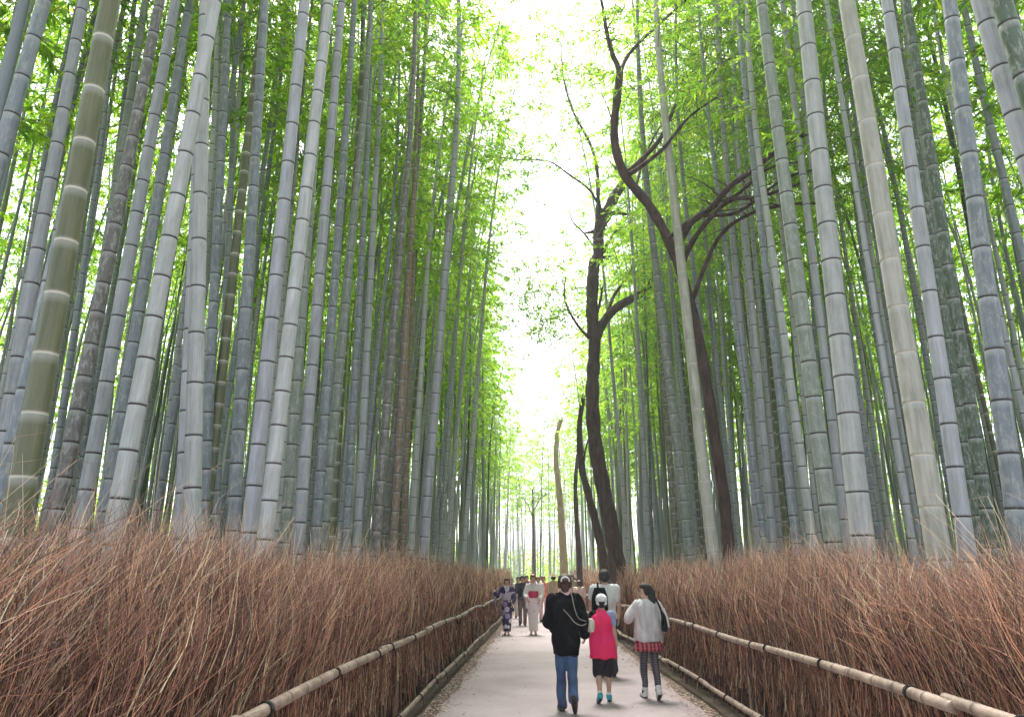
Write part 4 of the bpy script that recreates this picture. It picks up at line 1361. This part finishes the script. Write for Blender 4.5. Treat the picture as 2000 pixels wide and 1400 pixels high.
# 3 -- man beyond the child
f = Figure(1187, 1322, 1.63, "person with black hair in white shirt partly hidden behind the child in the white cap", heading=R(3), legs=((-0.12, 0.12), (-0.02, 0.30)),
           arms=((0.25, 0.1, 0.9, 0.3), (0.18, -0.05, 0.5, 0.1)), fem=False, stance=0.095)
f.top(M_WHITE, 0.82, 0.48, 1.12, name="shirt")
f.trousers(mat_cloth("dark_blue_trousers", (0.028, 0.035, 0.06)), 1.0, (0.105, 0.085, 0.070, 0.062))
f.shoes(M_BOOT, 0, "shoe")
f.hair('short')
bp = empty("backpack", f.root.location)
bp.rotation_euler = f.root.rotation_euler
tag(bp, "black backpack slung on the left side of the person in white shirt", "backpack")
dz = f.dz
blob("pack", [rings([(-0.115, -0.19, 0.90 + dz, 0.10, 0.055), (-0.115, -0.20, 1.0 + dz, 0.135, 0.085), (-0.115, -0.195, 1.20 + dz, 0.130, 0.080), (-0.11, -0.18, 1.34 + dz, 0.085, 0.05)], 20)], M_BLACK, bp, f.s, 0.009)
V, F = tubes(resample([(-0.13, -0.15, 1.33 + dz), (-0.125, -0.06, 1.405 + dz), (-0.12, 0.08, 1.33 + dz), (-0.13, 0.13, 1.15 + dz), (-0.17, 0.02, 0.98 + dz), (-0.15, -0.14, 0.93 + dz)], 26)[None], np.full((1, 26), 0.016), 8)
new_obj("strap", make_mesh("strap", V * f.s, F, M_BLACK), bp)

# 4 -- woman on the right, head turned
f = Figure(1272, 1366, 1.44, "person with long black hair, grey white blouse and red plaid skirt", heading=R(4), legs=((0.16, 0.05), (-0.14, 0.42)),
           arms=((0.62, 0.10, 2.1, 0.75), (0.34, -0.05, 0.55, 0.15)), head_yaw=R(84), head_tilt=R(0), stance=0.072, leg_r=0.72)
f.top(M_GREYB, 0.80, 0.8, 1.16, flare=0.03, name="blouse", blouson=0.02)
f.skirt(M_PLAID, 0.86, 0.655, 0.165, 0.225, pleats=11)
f.trousers(M_LEGG, 1.0, (0.080, 0.070, 0.056, 0.044), "leggings")
f.shoes(M_WHITE, 0.12, "sneaker", 1.12)
f.hair('long')
tb = empty("tote_bag", f.root.location)
tb.rotation_euler = f.root.rotation_euler
tag(tb, "black bag with pale strap hanging from the shoulder of the person in plaid skirt", "bag")
dz = f.dz
blob("pouch", [rings([(0.245, -0.03, 0.93 + dz, 0.035, 0.10), (0.245, -0.04, 1.02 + dz, 0.045, 0.12), (0.225, -0.05, 1.16 + dz, 0.035, 0.105), (0.20, -0.05, 1.22 + dz, 0.02, 0.085)], 18)], M_BLACK, tb, f.s, 0.008)
V, F = cat_geo([tubes(resample([(0.20, -0.12, 1.20 + dz), (0.165, -0.095, 1.32 + dz), (0.14, -0.01, 1.392 + dz), (0.165, 0.08, 1.30 + dz), (0.205, 0.04, 1.20 + dz)], 20)[None], np.full((1, 20), 0.015), 8)])
new_obj("strap", make_mesh("strap", V * f.s, F, M_BLACK), tb)
V, F = tubes(resample([(0.225, -0.13, 1.27 + dz), (0.265, -0.165, 1.14 + dz), (0.285, -0.155, 1.0 + dz)], 14)[None], np.full((1, 14), 0.015), 8)
new_obj("tassel", make_mesh("tassel", V * f.s, F, M_WHITE), tb)

# 5, 6 -- two in kimono coming towards the camera
f = Figure(990, 1240, 1.52, "person in navy kimono with large white flowers and lilac sash walking towards the camera", heading=R(176), legs=((0.10, 0.05), (-0.08, 0.15)),
           arms=((0.22, 0.15, 0.55, 0.2), (0.55, 0.35, 2.0, -0.1)), hair=1, voxel=0.011, stance=0.06)
f.kimono(M_KNAVY, M_OBIL); f.sandals(); f.hair('bun')
f = Figure(1042, 1240, 1.62, "person in white and pink kimono with crimson sash walking towards the camera", heading=R(182), legs=((0.10, 0.05), (-0.08, 0.15)),
           arms=((0.25, 0.15, 0.75, 0.35), (0.25, 0.2, 0.85, 0.35)), voxel=0.011, stance=0.06, hairmat=M_HAIRRED)
f.kimono(M_KWHITE, M_OBIR); f.sandals(); f.hair('updo')

# 7+ -- people farther along the path
f = Figure(1021, 1222, 1.60, "person in dark navy top and brown grey trousers between the two kimonos", heading=R(180), arms=((0.2, 0.1, 0.4, 0.1), (0.2, 0.0, 0.4, 0.1)), voxel=0.012, fem=False)
f.top(M_DARKT, 0.84, 0.6, 1.08, name="shirt"); f.trousers(M_GREYT, 1.0, (0.105, 0.085, 0.070, 0.064)); f.shoes(M_SOLE); f.hair('short')
f = Figure(1062, 1212, 1.60, "distant person in coral top half hidden behind the white kimono", heading=R(180), voxel=0.014, hairmat=M_HAIRRED)
f.top(M_CORAL, 0.82, 0.6, 1.1, name="shirt"); f.trousers(M_PALEP); f.shoes(M_SOLE); f.hair('bun')
f = Figure(1082, 1214, 1.66, "distant person in wide beige hat just above the head of the person in black", heading=R(0), voxel=0.014)
f.top(M_BEIGE, 0.82, 0.8, 1.1, name="shirt"); f.trousers(M_KHAKI); f.shoes(M_SOLE); f.hair('short')
blob("hat", [ell(f.hc + v3(0, 0, 0.085), (0.098, 0.105, 0.080)), ell(f.hc + v3(0, 0.0, 0.058), (0.185, 0.195, 0.022))], M_BEIGE, f.root, f.s, 0.010)
f = Figure(1118, 1208, 1.66, "distant person with dark hair in khaki top by the right fence", heading=R(180), voxel=0.014, fem=False)
f.top(M_KHAKI, 0.82, 0.55, 1.1, name="shirt"); f.trousers(M_GREYT); f.shoes(M_SOLE); f.hair('short')
f = Figure(1133, 1226, 1.45, "person in pale pink dress beyond the person in black, near the right fence", heading=R(0), voxel=0.013, hairmat=M_HAIRBR)
f.top(M_PALEP, 0.60, 0.5, 1.15, flare=0.04, name="dress"); f.shoes(M_SOLE); f.hair('short')
f = Figure(1029, 1200, 1.64, "distant person in crimson top behind the white kimono on the left", heading=R(180), voxel=0.014, hairmat=M_HAIRB)
f.top(M_CRIM, 0.82, 0.7, 1.1, name="shirt"); f.trousers(M_GREYT); f.shoes(M_SOLE); f.hair('updo')
f = Figure(1040, 1182, 1.66, "farthest person in white top in the bright gap at the end of the path", heading=R(180), voxel=0.016, hairmat=M_HAIRB)
f.top(M_WHITE, 0.82, 0.7, 1.1, name="shirt"); f.trousers(M_DARKT); f.shoes(M_SOLE); f.hair('short')
XTRA = [(1104, 1222, 1.56, M_PALEP, M_WHITE, M_HAIRBR, 'person in pale pink robe just right of the beige hat'),
        (1052, 1214, 1.58, M_WHITE, M_PALEP, M_HAIRRED, 'person in white top with auburn hair behind the white kimono'),
        (1012, 1208, 1.58, M_KWHITE, M_OBIR, M_HAIRB, 'distant person in patterned pale robe left of the white kimono'),
        (1096, 1198, 1.6, M_CORAL, M_PALEP, M_HAIRB, 'small distant person in coral top in front of the tan trunk'),
        (1124, 1202, 1.55, M_CREAM, M_BEIGE, M_HAIRB, 'small distant person in cream top beside the right fence end')]
for (px, py, H, m1, m2, hm, lab) in XTRA:
    f = Figure(px, py, H, lab, heading=R(random.choice((0, 180))), voxel=0.014, hairmat=hm)
    if 'robe' in lab: f.kimono(m1, m2)
    else:
        f.top(m1, 0.80, 0.7, 1.1, name="shirt"); f.trousers(m2)
    f.shoes(M_SOLE); f.hair('bun')
finish_blobs()
